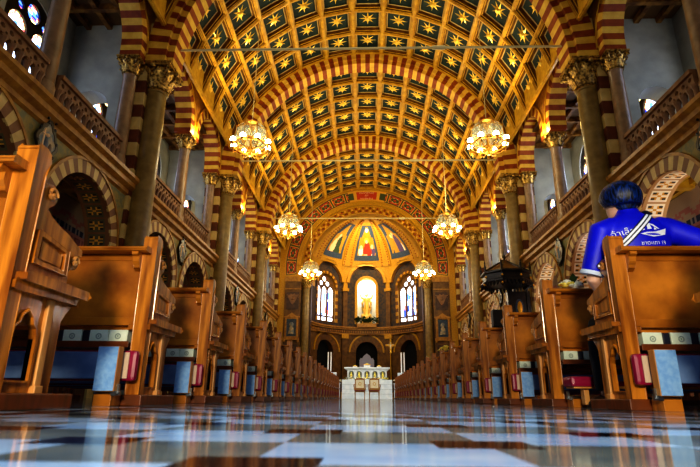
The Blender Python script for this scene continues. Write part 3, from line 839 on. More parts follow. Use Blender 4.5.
for sd in (-1, 1):
    for b in range(4):
        y = (PIER[b]+PIER[b+1])/2
        t = thing('framed_plaque', 'lobed black framed painting between the two arches of the %s bay, %s wall' % (BAYN[b], SIDE[sd]), 'painting', (sd*(XW-.03), y, 4.16), -sd*PI/2, 'framed paintings between arcade arches')
        obj('frame', PFM, t); obj('painting', PPM, t)

# ------------------------------------------------------------------ pews
PL = 2.5
def pew_meshes(e):
    """e = +1: body runs to +x from the aisle end; e = -1: mirrored"""
    X = lambda x: e*x
    def bx(m, x0, x1, y0, y1, z0, z1, mi=0): a, b = sorted((e*x0, e*x1)); m.box(a, b, y0, y1, z0, z1, mi)
    R = {}
    sc1 = [(.135+.045*math.cos(a), .80+.045*math.sin(a)) for a in [PI*.75-k*PI*1.15/8 for k in range(9)]]
    sc2 = [(.365+.036*math.cos(a), .588+.034*math.sin(a)) for a in [PI*.35-k*PI*.95/7 for k in range(8)]]
    outer = [(0,.05),(0,.94),(.045,.94),(.065,.932),(.08,.912),(.083,.86),(.095,.838)] + sc1 + [(.135,.742),(.17,.722),(.24,.70),(.30,.69),(.36,.668),(.417,.652),(.42,.625),(.395,.622)] + sc2 + [(.338,.54),(.345,.47),(.42,.462),(.42,.43),(.405,.40),(.375,.37),(.350,.335),(.347,.05)]
    ar = [(.062,.10),(.195,.10),(.195,.25),(.185,.285),(.165,.30),(.155,.325),(.129,.345),(.103,.325),(.092,.30),(.072,.285),(.062,.25)]
    m = MB(); m.prism(outer, [ar], lambda y, z, d: (X(d), y, z), .012, .030); R['end_panel'] = m.mesh('end_panel', ['wood_up'], smooth=35)
    m = MB(); m.prism([(-.012,.04),(-.012,.935),(.0,.952),(.045,.952),(.07,.94),(.078,.915),(.06,.85),(.055,.04)], [], lambda y, z, d: (X(d), y, z), 0, .070); R['rear_post'] = m.mesh('rear_post', ['wood_up'], bevel=.006)
    m = MB()
    for p in (((.085,.515),(.305,.515),(.30,.615),(.09,.645)),):
        c = (sum(q[0] for q in p)/4, sum(q[1] for q in p)/4)
        inn = [(c[0]+(q[0]-c[0])*.80, c[1]+(q[1]-c[1])*.72) for q in p]; inn2 = [(c[0]+(q[0]-c[0])*.62, c[1]+(q[1]-c[1])*.5) for q in p]
        m.prism(p, [inn], lambda y, z, d: (X(d), y, z), -.004, .02); m.prism(inn2, [], lambda y, z, d: (X(d), y, z), .004, .02)
    R['panel_moulding'] = m.mesh('panel_moulding', ['wood'], bevel=.002)
    for nm_, cy, cz, r in (('scroll',.135,.80,.03),('lower_scroll',.365,.588,.024)):
        m = MB()
        P = [(X(.004), cy+r*(1-t/16)*math.cos(t*.55), cz+r*(1-t/16)*math.sin(t*.55)) for t in range(15)]; m.tube(P, .008, 6)
        m.ball((X(.006), cy, cz), .011, 8); R[nm_] = m.mesh('scroll', ['wood_light'], smooth=40)
    m = MB(); m.prism([(.012,.437),(.415,.437),(.428,.449),(.415,.464),(.012,.464)], [], lambda y, z, d: (X(d), y, z), -.048, .09); m.prism([(.0,.405),(.39,.405),(.40,.436),(.0,.436)], [], lambda y, z, d: (X(d), y, z), -.02, .1); R['arm_ledge'] = m.mesh('arm_ledge', ['wood'], bevel=.006)
    m = MB()
    am = [(p[0]+(p[0]-.129)*.16, p[1]+(p[1]-.22)*.06) for p in ar]
    m.prism(am, [ar], lambda y, z, d: (X(d), y, z), .0, .03); R['arch_moulding'] = m.mesh('arch_moulding', ['wood'])
    m = MB(); bx(m, -.004, .05, .232, .268, .05, .405, 0); bx(m, -.012, .05, .225, .275, .05, .085, 0); R['pilaster'] = m.mesh('pilaster', ['wood_light'], bevel=.004)
    m = MB(); bx(m, -.03, .13, -.03, .455, 0, .058); R['base_block'] = m.mesh('base_block', ['wood_dark'], bevel=.006)
    m = MB(); bx(m, .06, PL-.05, .012, .035, .45, .845); bx(m, .08, PL-.05, .005, .042, .43, .475); bx(m, .08, PL-.05, .006, .04, .805, .845); R['backrest'] = m.mesh('backrest', ['wood'], bevel=.003)
    m = MB(); m.prism([(-.085,.843),(-.09,.856),(-.08,.869),(.055,.869),(.055,.843)], [], lambda y, z, d: (X(d), y, z), .022, PL); R['top_ledge'] = m.mesh('top_ledge', ['wood'], bevel=.004)
    m = MB(); m.prism([(.014,.843),(-.07,.843),(-.072,.826),(-.05,.816),(-.045,.79),(-.03,.77),(-.026,.755),(.014,.74)], [], lambda y, z, d: (X(d), y, z), 0, .035); R['bracket'] = m.mesh('bracket', ['wood'], bevel=.003)
    m = MB(); bx(m, .08, PL-.05, .05, .43, .405, .432); bx(m, .08, PL-.05, .40, .425, .33, .405); R['seat'] = m.mesh('seat', ['wood'], bevel=.004)
    m = MB(); bx(m, .085, PL-.05, -.01, .15, .312, .334); bx(m, .085, PL-.05, -.016, -.008, .306, .340); R['book_shelf'] = m.mesh('book_shelf', ['wood_dark'], bevel=.002)
    # kneeler, folded up
    m = MB(); bx(m, .11, PL-.2, -.115, -.085, .135, .275); R['kneeler'] = m.mesh('kneeler', ['board_blue'], bevel=.006)
    m = MB(); bx(m, .0, PL-.22, -.078, -.03, .125, .285); R['cushion'] = m.mesh('cushion', ['maroon'], bevel=.02)
    m = MB(); bx(m, .038, PL-.25, -.086, -.077, .138, .274); R['cushion_board'] = m.mesh('cushion_board', ['aisle_cream'], bevel=.003)
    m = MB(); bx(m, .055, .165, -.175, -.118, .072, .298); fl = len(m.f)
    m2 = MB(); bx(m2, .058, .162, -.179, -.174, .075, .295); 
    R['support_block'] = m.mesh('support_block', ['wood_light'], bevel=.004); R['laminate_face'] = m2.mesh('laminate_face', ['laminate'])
    m = MB(); bx(m, .075, .168, -.15, -.04, 0, .058); R['foot_block'] = m.mesh('foot_block', ['wood'], bevel=.003)
    m = MB(); bx(m, .05, .075, -.16, -.10, .052, .075); bx(m, .045, .06, -.14, -.125, .06, .11); m.tube([(X(.04),-.13,.065),(X(.17),-.13,.065)], .009, 8); R['hinge'] = m.mesh('hinge', ['steel'])
    # kneeler, let down
    m = MB(); bx(m, .02, PL-.2, -.34, -.2, .125, .145); bx(m, .10, .135, -.30, -.24, .02, .13); R['kneeler_down'] = m.mesh('kneeler', ['wood_light'], bevel=.004)
    m = MB(); bx(m, .0, .16, -.36, -.19, .135, .205); bx(m, .2, PL-.2, -.355, -.195, .14, .175); R['cushion_down'] = m.mesh('cushion', ['maroon'], bevel=.022)
    return R
PEWS = {}
def make_pew(sd, k, y, R):
    x0 = 1.292 if sd > 0 else -1.325
    down = (sd > 0 and k == 2)
    where = '%s row from the camera %s of the aisle' % (ORD[k], SIDE[sd])
    t = thing('pew', ('wooden pew, %s' % where) + (', maroon kneeler lowered' if down else ''), 'pew', (x0, y, 0), 0, 'wooden pews')
    for nm in ('rear_post','end_panel','arm_ledge','base_block','backrest','top_ledge','seat','book_shelf'): 
        o = obj(nm, R[nm], t)
        if nm == 'end_panel':
            for q in ('panel_moulding','scroll','lower_scroll','arch_moulding','pilaster'): obj(q.replace('lower_',''), R[q], o)
    for bx_ in (.075, PL/2, PL-.14): obj('bracket', R['bracket'], t, (sd*bx_, 0, 0))
    for nm in ('rear_post','end_panel','base_block'): obj(nm, R[nm], t, (sd*(PL-.05), 0, 0))
    if down:
        kn = obj('kneeler', R['kneeler_down'], t, label='wooden kneeler folded down'); obj('cushion', R['cushion_down'], kn, label='maroon padded cushion')
    else:
        kn = obj('kneeler', R['kneeler'], t, label='blue-grey kneeler board folded up'); obj('cushion', R['cushion'], kn, label='maroon padded cushion')
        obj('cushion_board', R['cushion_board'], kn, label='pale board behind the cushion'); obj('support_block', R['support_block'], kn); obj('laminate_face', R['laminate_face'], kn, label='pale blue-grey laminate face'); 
    obj('foot_block', R['foot_block'], kn); obj('hinge', R['hinge'], kn)
    PEWS[(sd, k)] = (x0, y)
PITCH = 1.155
for sd, yy, n in ((-1, 1.703, 21), (1, 2.848-PITCH, 21)):
    R = pew_meshes(sd)
    for k in range(n): make_pew(sd, k, yy+k*PITCH, R)

# hymn books on the rear shelves
hb_ = MB(); hb_.box(-.053,.053,-.12,0,0,.07)
HBM = hb_.mesh('hymn_book', ['paper'], bevel=.004)
hm = MB(); hm.ring(lambda s, z, d: (s, d, z), 0, .034, .010, .017, 0, 2*PI, 14, -.1215, -.118); hm.box(-.004,.004,-.1215,-.118,.028,.04)
HMM = hm.mesh('emblem', ['book_mark'])
db = MB(); db.box(-.020,.020,-.115,0,0,.068); db.box(-.016,.016,-.1155,-.110,.004,.062)
DBM = db.mesh('prayer_book', ['book_dark'], bevel=.004)
for (sd, k), (x0, y) in PEWS.items():
    if k > 10 or (sd < 0 and k == 0) or (sd > 0 and k == 0): continue
    n = 4 if k <= 2 else (3 if k <= 4 else 1)
    where = '%s row %s of the aisle' % (ORD[k], SIDE[sd])
    x = .157
    for i in range(n):
        b = obj('hymn_book', HBM, None, (x0+sd*x, y+.12, .334), (0,0,0))
        tag(b, 'pale hymn book on the pew shelf, %s' % where, 'book', 'pale hymn books on the shelf, %s' % where)
        if k < 5: obj('emblem', HMM, b)
        if i == 0 and sd < 0 and k < 4: x += .109; continue
        x += .0755
        if i < n-1 or k > 2:
            d = obj('prayer_book', DBM, None, (x0+sd*x, y+.12, .334))
            tag(d, 'dark prayer book between pale books, pew shelf, %s' % where, 'book', 'dark prayer books on the shelf, %s' % where)
        x += .0755

# ------------------------------------------------------------------ sanctuary: altar, chairs, cross, candles
def ab(m, x0, x1, y0, y1, z0, z1, mi=0): m.box(x0, x1, y0, y1, z0, z1, mi)
al = thing('altar', 'white marble high altar with five arched niches along its front', 'altar', (0, 29.6, 0))
m = MB(); ab(m,-1.38,1.38,-.25,1.0,0,1.0)
for k in range(3): ab(m,-1.385,1.385,-.255,.9,.25*(k+1)-.008,.25*(k+1)+.004,1)
obj('marble_base', m.mesh('marble_base', ['marble_white','marble_shade']), al)
m = MB(); lf = lambda s, z, d: (s, d, z)
for k in range(5): m.arch_wall(lf, -1.1+.44*k, -.66+.44*k, 1.0, 1.6, -.88+.44*k, 1.33, .15, .0, .16, 0, n=10, zj=1.06)
ab(m,-1.1,1.1,.16,.7,1.0,1.6,1); obj('niche_front', m.mesh('niche_front', ['marble_white','marble_shade']), al)
m = MB(); ab(m,-1.28,1.28,-.06,.8,1.6,1.68); ab(m,-1.22,1.22,-.03,.78,1.56,1.6); ab(m,-1.16,1.16,-.01,.75,1.52,1.56); obj('tabletop', m.mesh('tabletop', ['marble_white'], bevel=.01), al)
for k in range(5):
    m = MB(); m.lathe([(.07,0),(.08,.03),(.05,.06),(.06,.14),(.075,.2),(.04,.26),(.05,.3),(.03,.36)], 8, (-.88+.44*k,.07,1.06)); obj('carved_figure', m.mesh('carved_figure', ['petal_yellow'], smooth=40), al)
for i, x in enumerate((-.68, 0, .68)):
    m = MB(); ab(m,-.12,.12,-.1,.1,0,.06); m.box(-.13,.13,-.11,.11,.06,.09,1); m.ball((0,0,.1),.07,8,2,.5)
    if i == 1: m = MB(); ab(m,-.18,.18,-.1,.1,0,.14); m.box(-.2,.2,-.12,.12,.14,.18,1); m.ball((0,0,.19),.09,8,2,.5)
    o = obj('altar_stand', m.mesh('altar_stand', ['marble_white','gilt','petal_yellow']), None, (x, 29.9, 1.68)); tag(o, 'small white stand with yellow top, %s on the altar table' % ['left','middle','right'][i], 'stand', 'stands on the altar')
# flower swag on the altar step
def bouquet(name, loc, w, d, h, n, label, cat, mats, seed, group=None, ls=1.):
    r = random.Random(seed); t = thing(name, label, cat, loc, 0, group)
    g = MB(); f = MB()
    for _ in range(n*2):
        x, y, z = r.uniform(-w,w), r.uniform(-d,d), r.uniform(0,h)*.8; a = r.uniform(0,6.3); L = r.uniform(.05,.1)*ls
        p = Vector((x,y,z)); q = p+Vector((math.cos(a)*L, math.sin(a)*L, L*.7)); s_ = Vector((-math.sin(a),math.cos(a),0))*L*.3
        g.add([p, (p+q)/2+s_, q, (p+q)/2-s_], [(0,1,2,3)], 0)
    for _ in range(n):
        x, y, z = r.uniform(-w,w), r.uniform(-d,d), r.uniform(.3,1)*h; mi = r.randrange(len(mats)); s_ = r.uniform(.03,.05)*(1+(ls-1)*.3)
        f.ball((x,y,z), s_, 6, mi, .7)
        for k in range(5): f.ball((x+s_*math.cos(k*1.257), y+s_*math.sin(k*1.257), z), s_*.55, 5, mi, .5)
    obj('foliage', g.mesh('foliage', ['leaves']), t); obj('blossom', f.mesh('blossom', mats, smooth=60), t); return t
for i in range(5): bouquet('flower_arrangement', (-1.05+.52*i, 29.45, 1.0), .2, .07, .14, 9, 'low white and yellow flower arrangement on the altar step, %s from the left' % ORD[i], 'flowers', ['petal_white','petal_yellow'], 40+i, 'flowers on the altar step')
for i, x in enumerate((-1.92, 1.92)): bouquet('flower_arrangement', (x, 30.3, .85), .42, .15, .2, 16, 'low pale flowers on a white ledge at the %s end of the altar' % ['left','right'][i], 'flowers', ['petal_white','petal_yellow'], 60+i)
for i, x in enumerate((-1.95, 1.95)):
    m = MB(); ab(m,-.42,.42,-.15,.15,0,.85); ab(m,-.45,.45,-.18,.18,.80,.85); tag(obj('ledge', m.mesh('ledge', ['marble_white']), None, (x, 30.3, 0)), 'white marble ledge %s of the altar carrying pale flowers' % ['left','right'][i], 'ledge')
    m = MB(); ab(m,-.13,.13,-.13,.13,0,1.2); ab(m,-.18,.18,-.18,.18,1.2,1.38); ab(m,-.17,.17,-.17,.17,0,.1)
    tag(obj('pedestal', m.mesh('pedestal', ['marble_white'], bevel=.01), None, (x*.96, 29.4, 0)), 'white square pedestal standing %s of the altar' % ['left','right'][i], 'pedestal', 'white pedestals')
for i, x in enumerate((-2.14, 2.0)):
    for j in (0, 1):
        t = thing('candlestick', 'tall white candle on a dark stand, %s of the pair %s of the altar' % (['left one','right one'][j], ['left','right'][i]), 'candle', (x+.16*j-.06, 29.8, 0), 0, 'tall candles by the altar')
        m = MB(); m.lathe([(.07,0),(.065,.04),(.025,.1),(.025,1.2),(.05,1.25),(.04,1.3)], 10); obj('stand', m.mesh('stand', ['brass'], smooth=40), t)
        m = MB(); m.lathe([(.036,1.3),(.036,2.5),(.01,2.53)], 10); obj('candle', m.mesh('candle', ['wax'], smooth=40), t)
t = thing('processional_cross', 'tall gilded processional cross on a pole right of the altar', 'cross', (1.40, 30.9, 0))
m = MB(); m.lathe([(.22,0),(.2,.06),(.05,.12),(.035,.2),(.03,2.5),(.07,2.6),(.04,2.68),(.025,2.75)], 12); obj('pole', m.mesh('pole', ['gilt'], smooth=40), t)
m = MB(); m.box(-.05,.05,-.025,.025,2.7,3.32); m.box(-.26,.26,-.025,.025,2.97,3.07)
for p in ((0,3.34),(-.25,3.02),(.25,3.02)): m.ball((p[0],0,p[1]), .06, 8)
m.ring(lambda s, z, d: (s, d, z), 0, 3.02, .10, .13, 0, 2*PI, 20, -.015, .015); obj('cross', m.mesh('cross', ['gilt'], smooth=40), t)
m = MB(); m.tube([(0,-.04,3.14),(0,-.05,3.0),(0,-.04,2.82)], [.025,.035,.02], 6); m.tube([(-.18,-.04,3.06),(0,-.05,3.02),(.18,-.04,3.06)], .016, 6); m.ball((0,-.05,3.17), .03, 8); obj('corpus', m.mesh('corpus', ['petal_white'], smooth=50), t)
# cathedra behind the altar
t = thing('throne', 'pale grey high-backed throne behind the altar in the middle arch', 'chair', (0, 33.2, 0))
m = MB(); m.prism([(-.45,.9),(.45,.9),(.47,2.3),(.38,2.45),(.30,2.42),(.18,2.6),(0,2.72),(-.18,2.6),(-.30,2.42),(-.38,2.45),(-.47,2.3)], [], lambda s, z, d: (s, d, z), .1, .2); obj('backrest', m.mesh('backrest', ['throne_grey'], bevel=.01), t)
m = MB(); ab(m,-.45,.45,-.5,.1,.85,.95); obj('seat', m.mesh('seat', ['marble_shade']), t)
for sx in (-1, 1):
    m = MB(); ab(m,sx*.42-.05,sx*.42+.05,-.5,.2,0,1.25); obj('armrest', m.mesh('armrest', ['marble_shade'], bevel=.02), t)
# two armchairs in the aisle
def armchair(x, label):
    t = thing('armchair', label, 'chair', (x, 27.3, 0), 0, 'armchairs before the altar')
    m = MB(); m.box(-.27,.27,-.26,.26,.38,.48); obj('seat', m.mesh('seat', ['maroon'], bevel=.025), t)
    m = MB(); m.box(-.25,.25,-.25,.25,.32,.38); obj('seat_frame', m.mesh('seat_frame', ['chair_wood']), t)
    m = MB(); m.prism([(-.26,.42),(.26,.42),(.25,.95),(.12,1.0),(-.12,1.0),(-.25,.95)], [[(-.2,.52),(.2,.52),(.2,.92),(-.2,.92)]], lambda s, z, d: (s, d, z), -.29, -.24); b = obj('backrest', m.mesh('backrest', ['chair_wood'], bevel=.006), t)
    m = MB(); m.box(-.205,.205,-.285,-.25,.515,.925); m.ring(lambda s, z, d: (s, d, z), 0, .72, .05, .08, 0, 2*PI, 16, -.29, -.28, 1); obj('back_cushion', m.mesh('back_cushion', ['chair_cloth','gold_rib']), b)
    for sx in (-1, 1):
        m = MB(); m.tube([(sx*.28,-.26,.68),(sx*.31,0,.69),(sx*.31,.24,.66),(sx*.31,.27,.60)], .026, 8); m.tube([(sx*.31,.2,.66),(sx*.29,.22,.5),(sx*.26,.22,.36)], .02, 6); obj('armrest', m.mesh('armrest', ['chair_wood'], smooth=40), t)
        for sy in (-1, 1):
            m = MB(); m.lathe([(.018,0),(.022,.06),(.016,.1),(.026,.26),(.03,.34)], 8, (sx*.24, sy*.23, 0)); obj('leg', m.mesh('leg', ['chair_wood'], smooth=40), t)
armchair(-.37, 'wooden armchair with pale back and red seat in the aisle, left one')
armchair(.36, 'wooden armchair with pale back and red seat in the aisle, right one')
# statue
SY = AC+AR+.55
t = thing('gilded_statue', 'gilded robed statue with raised arms in the glowing apse niche', 'statue', (0, SY, 4.95))
m = MB(); m.lathe([(.45,0),(.47,.12),(.4,.2),(.42,.34),(.3,.46),(.34,.6),(.25,.7)], 16)
for k in range(9): a = k*.7; m.ball((.3*math.cos(a), .2*math.sin(a)-.05, .42+.12*(k % 3)), .13, 8)
obj('pedestal', m.mesh('pedestal', ['statue_gold'], smooth=50), t)
m = MB(); m.lathe([(.24,.68),(.27,.8),(.22,1.1),(.19,1.4),(.15,1.58),(.19,1.75),(.2,1.9),(.08,2.0),(.06,2.04),(.10,2.12),(.11,2.2),(.08,2.29),(.01,2.32)], 14, sy=.8)
for sg in (-1, 1):
    m.tube([(sg*.17,0,1.9),(sg*.33,-.08,1.92),(sg*.44,-.12,2.12),(sg*.48,-.12,2.24)], [.075,.065,.05,.035], 8)
    m.tube([(sg*.16,.0,1.86),(sg*.3,.02,1.6),(sg*.28,.04,1.2),(sg*.2,.06,.9)], [.05,.09,.08,.04], 8)
    for k in range(5): m.tube([(sg*.48,-.12,2.22),(sg*(.46+.018*k),-.12-.01*k,2.32)], .012, 5)
m.tube([(.05,-.18,1.5),(.12,-.2,1.1),(.1,-.18,.78)], [.03,.045,.03], 6); m.tube([(-.08,-.17,1.5),(-.05,-.2,1.1),(-.12,-.18,.78)], [.03,.04,.03], 6)
obj('figure', m.mesh('figure', ['statue_gold'], smooth=60), t)
bouquet('flower_arrangement', (0, AC+AR-.24, 4.97), .72, .10, .40, 60, 'dark green foliage with white blossoms below the gilded statue', 'flowers', ['petal_white','leaves','leaves'], 71, None, 3.)
# posies on the pews
def posy(loc, label, mats, seed, s=1.0): bouquet('flower_posy', loc, .10*s, .05*s, .11*s, 7, label, 'flowers', mats, seed)
x0, y0 = PEWS[(1,2)]; posy((x0+.22, y0-.0, .869), 'pale yellow rose posy on the ledge of the right pew with lowered kneeler', ['petal_yellow','petal_white'], 5, .55)
x0, y0 = PEWS[(1,7)]; posy((x0+.1, y0-.02, .869), 'yellow flower bow on a right pew near the middle of the aisle', ['petal_yellow'], 6, 1.1)

# ------------------------------------------------------------------ pulpit with canopy
PX, PYY = 4.5, 16.55
PSC = .93
t = thing('pulpit', 'black carved pulpit with spired hexagonal canopy against the right wall', 'pulpit', (PX, PYY, 0))
def hexa(m, prof, mi=0, n=8): m.lathe(prof, n, (0,0,0), mi, True, 1, 1, PI/8)
m = MB(); hexa(m, [(.86,3.62),(.86,3.68),(.81,3.71),(.81,3.88),(.88,3.91),(.88,3.97),(.78,4.0)]); hexa(m, [(.78,4.0),(.5,4.12),(.2,4.30),(.06,4.42),(.05,4.44)], 1); hexa(m, [(.0001,3.60),(.78,3.60),(.78,3.63)]); C_ = obj('canopy', m.mesh('canopy', ['pulpit_black', 'apse_brown']), t); C_.scale = (PSC, PSC, 1)
m = MB()
for k in range(8):
    a = PI/8+k*PI/4; m.tube([(.86*math.cos(a),.86*math.sin(a),3.98),(.05*math.cos(a),.05*math.sin(a),4.42)], .022, 5); m.lathe([(.05,3.95),(.03,4.05),(.045,4.1),(.015,4.2),(.03,4.23),(.001,4.32)], 6, (.84*math.cos(a),.84*math.sin(a),0))
m.lathe([(.07,4.36),(.04,4.48),(.07,4.54),(.02,4.64),(.001,4.8)], 8); obj('finial', m.mesh('finial', ['frame_black'], smooth=40), C_)
m = MB()
for k in range(8):
    a0 = PI/8+k*PI/4; a1 = a0+PI/4
    for j in range(5):
        f = (j+.5)/5; p = Vector((math.cos(a0),math.sin(a0),0))*.84*(1-f)+Vector((math.cos(a1),math.sin(a1),0))*.84*f
        m.lathe([(.001,3.46),(.045,3.54),(.06,3.62)], 6, (p.x,p.y,0))
    p = Vector((math.cos(a0),math.sin(a0),0))*.86; m.lathe([(.001,3.40),(.05,3.48),(.03,3.54),(.05,3.62)], 6, (p.x,p.y,0))
obj('fringe', m.mesh('fringe', ['pulpit_black']), C_)
m = MB(); m.ball((0,0,0), .04, 8); BOSS = m.mesh('gilt_boss', ['gilt'], smooth=50)
for k in range(8):
    a0 = PI/8+k*PI/4; p = Vector((math.cos(a0),math.sin(a0),0)); obj('gilt_boss', BOSS, C_, (p.x*.9,p.y*.9,3.52)); obj('gilt_boss', BOSS, C_, (p.x*.83,p.y*.83,3.78))
m = MB(); m.box(.20,.86,.55,.72,1.0,3.5); m.box(.16,.30,.5,.72,1.0,3.5); m.box(.78,.9,.5,.72,1.0,3.5); B_ = obj('back_panel', m.mesh('back_panel', ['pulpit_black'], bevel=.01), t)
m = MB(); m.lathe([(.001,0),(.17,0),(.17,.03),(.001,.04)], 20, (0,0,0), 0)
me = m.mesh('medallion', ['mosaic_blue']); o = obj('medallion', me, B_, (.53,.55,2.95), (PI/2,0,0)); o.scale = (.8,1.7,1)
m = MB(); m.lathe([(.001,0),(.10,0),(.10,.05),(.001,.06)], 16); o = obj('medallion_figure', m.mesh('medallion_figure', ['gilt']), B_, (.53,.54,2.95), (PI/2,0,0)); o.scale = (.8,2.0,1)
m = MB(); hexa(m, [(.3,0),(.3,.12),(.16,.3),(.16,.7),(.5,1.0),(.62,1.1),(.62,2.0),(.70,2.05),(.70,2.12),(.58,2.12),(.58,1.2),(.001,1.2)]); obj('body', m.mesh('body', ['pulpit_black']), t)
# loudspeaker on a stand
t = thing('loudspeaker', 'small black loudspeaker on a pole in front of the black pulpit', 'loudspeaker', (3.80, 15.22, 0))
m = MB(); m.box(-.17,.17,-.14,.14,2.05,2.55); obj('cabinet', m.mesh('cabinet', ['speaker_black'], bevel=.02), t)
m = MB(); m.box(-.14,.14,-.15,-.139,2.08,2.52); obj('grille', m.mesh('grille', ['grille']), t)
m = MB(); m.lathe([(.17,0),(.16,.03),(.025,.06),(.025,2.06)], 10); obj('pole', m.mesh('pole', ['speaker_black'], smooth=40), t)

# ------------------------------------------------------------------ person seated in the second right-hand pew
PO = (1.55, 3.03, 0)
per = thing('person', 'black-haired person in a blue printed shirt sitting in a right pew, back to camera', 'person', PO)
def remesh(o, vox, it=6):
    r = o.modifiers.new('skin', 'REMESH'); r.mode = 'VOXEL'; r.voxel_size = vox; r.use_smooth_shade = True
    s_ = o.modifiers.new('smooth', 'SMOOTH'); s_.iterations = it; s_.factor = .5
def loft(m, secs, n=24, mi=0):     # secs: (cx,cy,z,rx,ry)
    vs = []; fs = []
    for cx, cy, z, rx, ry in secs:
        for i in range(n):
            a = 2*PI*i/n; vs.append((cx+rx*math.cos(a), cy+ry*math.sin(a), z))
    for k in range(len(secs)-1):
        for i in range(n): fs.append((k*n+i, k*n+(i+1)%n, (k+1)*n+(i+1)%n, (k+1)*n+i))
    fs += [tuple(reversed(range(n))), tuple((len(secs)-1)*n+i for i in range(n))]
    m.add(vs, fs, mi)
TOR = [(0,.0,.44,.17,.125),(0,.0,.56,.165,.12),(0,-.0,.70,.165,.115),(0,0,.84,.178,.12),(0,.0,.96,.195,.122),(0,.0,1.03,.195,.115),(-.005,.005,1.085,.165,.10),(-.01,.01,1.125,.115,.085),(-.018,.015,1.15,.072,.072),(-.022,.018,1.178,.064,.066),(-.026,.022,1.20,.058,.060)]
HC = Vector((-.045,.035,1.255))
turn = math.radians(24)
def hd(x, y, z):   # head frame, turned to the left
    c, s_ = math.cos(turn), math.sin(turn); return HC+Vector((c*x-s_*y, s_*x+c*y, z))
b = MB()
loft(b, [(0,0,.46,.15,.10),(0,0,.7,.15,.095),(0,0,.95,.17,.1),(0,0,1.05,.15,.09),(0,.0,1.10,.08,.07)], 20)
b.tube([(-.01,.0,1.05),(-.02,.015,1.14),(-.035,.03,1.20)], [.066,.056,.056], 14)                      # neck
vs = MB()
for z, rx, ry, oy in ((-.118,.03,.03,.05),(-.105,.05,.05,.035),(-.07,.062,.078,.015),(-.03,.07,.09,.003),(.02,.075,.096,-.002),(.06,.072,.092,-.004),(.095,.052,.068,-.004),(.115,.02,.028,-.004)): vs.v.append((z,rx,ry,oy))
secs = vs.v; n = 20; V = []; F = []
for z, rx, ry, oy in secs:
    for i in range(n): a = 2*PI*i/n; V.append(hd(rx*math.cos(a), oy+ry*math.sin(a), z))
for k in range(len(secs)-1):
    for i in range(n): F.append((k*n+i, k*n+(i+1)%n, (k+1)*n+(i+1)%n, (k+1)*n+i))
F += [tuple(reversed(range(n))), tuple((len(secs)-1)*n+i for i in range(n))]
b.add(V, F)
b.tube([hd(0,.092,.02),hd(0,.112,-.02),hd(0,.098,-.035)], [.010,.016,.012], 8)                        # nose
for sg in (-1, 1): b.ball(hd(sg*.076,-.005,-.012), .03, 10, 0, 1.05, .45, .8)                          # ears
LSH, LEL, LWR = Vector((-.185,.01,1.045)), Vector((-.258,.075,.752)), Vector((-.075,.285,.62))
RSH, REL, RWR = Vector((.185,.0,1.045)), Vector((.43,-.055,.925)), Vector((.66,-.06,.915))
b.tube([LSH, (LSH+LEL)/2, LEL, LEL*.6+LWR*.4, LWR], [.05,.046,.042,.038,.027], 12)
b.tube([RSH, (RSH+REL)/2, REL, REL*.6+RWR*.4, RWR], [.05,.046,.042,.038,.027], 12)
def hand(m, w, dr, side, up):      # palm along dr, thumb towards side
    dr = Vector(dr).normalized(); side = Vector(side).normalized(); up = Vector(up).normalized()
    m.tube([w, w+dr*.03, w+dr*.09], [.026,.036,.038], 12, 0, .5)
    for k, L in enumerate((.072,.08,.074,.058)):
        q = w+dr*.085+side*(.028-.019*k); P = [q, q+dr*L*.45-up*.006, q+dr*L*.8-up*.024, q+dr*L*.92-up*.044]
        m.tube(P, [.0095,.009,.008,.0065], 8)
    q = w+dr*.03+side*.03; m.tube([q, q+side*.025+dr*.02-up*.006, q+side*.034+dr*.048-up*.018, q+side*.03+dr*.068-up*.03], [.013,.012,.010,.008], 8)
hand(b, LWR, (.5,1,-.30), (1,-.4,0), (0,.3,1)); hand(b, RWR, (1,.05,-.12), (0,1,0), (0,0,1))
for sg in (-1, 1):      # legs: thighs along the seat, shins down
    b.tube([(sg*.09,.02,.52),(sg*.10,.22,.52),(sg*.11,.43,.51)], [.085,.075,.058], 14); b.tube([(sg*.11,.43,.51),(sg*.115,.46,.3),(sg*.115,.44,.09)], [.055,.05,.034], 12); b.tube([(sg*.115,.42,.05),(sg*.12,.52,.04),(sg*.125,.60,.03)], [.036,.036,.024], 10)
body = obj('body', b.mesh('body', ['skin']), per); remesh(body, .0075, 4)
s = MB(); loft(s, TOR, 28)
s.tube([LSH+Vector((.06,0,.012)), LSH+Vector((-.01,0,-.005)), (LSH+LEL)/2+Vector((-.012,0,0)), LEL+Vector((-.006,-.012,.035))], [.075,.077,.07,.068], 16)
s.tube([RSH+Vector((-.06,0,.012)), RSH+Vector((.01,0,-.0)), (RSH+REL)/2, RSH*.30+REL*.70], [.075,.078,.074,.074], 16)
sh = obj('shirt', s.mesh('shirt', ['shirt']), per); remesh(sh, .011, 5)
for nm, p, d_ in (('left', LEL+Vector((-.006,-.012,.037)), (LEL-LSH)), ('right', RSH*.29+REL*.71, (REL-RSH))):
    m = MB(); d_ = d_.normalized(); m.tube([p-d_*.012, p-d_*.0, p+d_*.012], [.0675,.0715,.069] if nm == 'left' else [.073,.077,.0745], 20); obj('cuff', m.mesh('cuff', ['cuff'], smooth=50), sh, label='pale trimmed sleeve cuff')
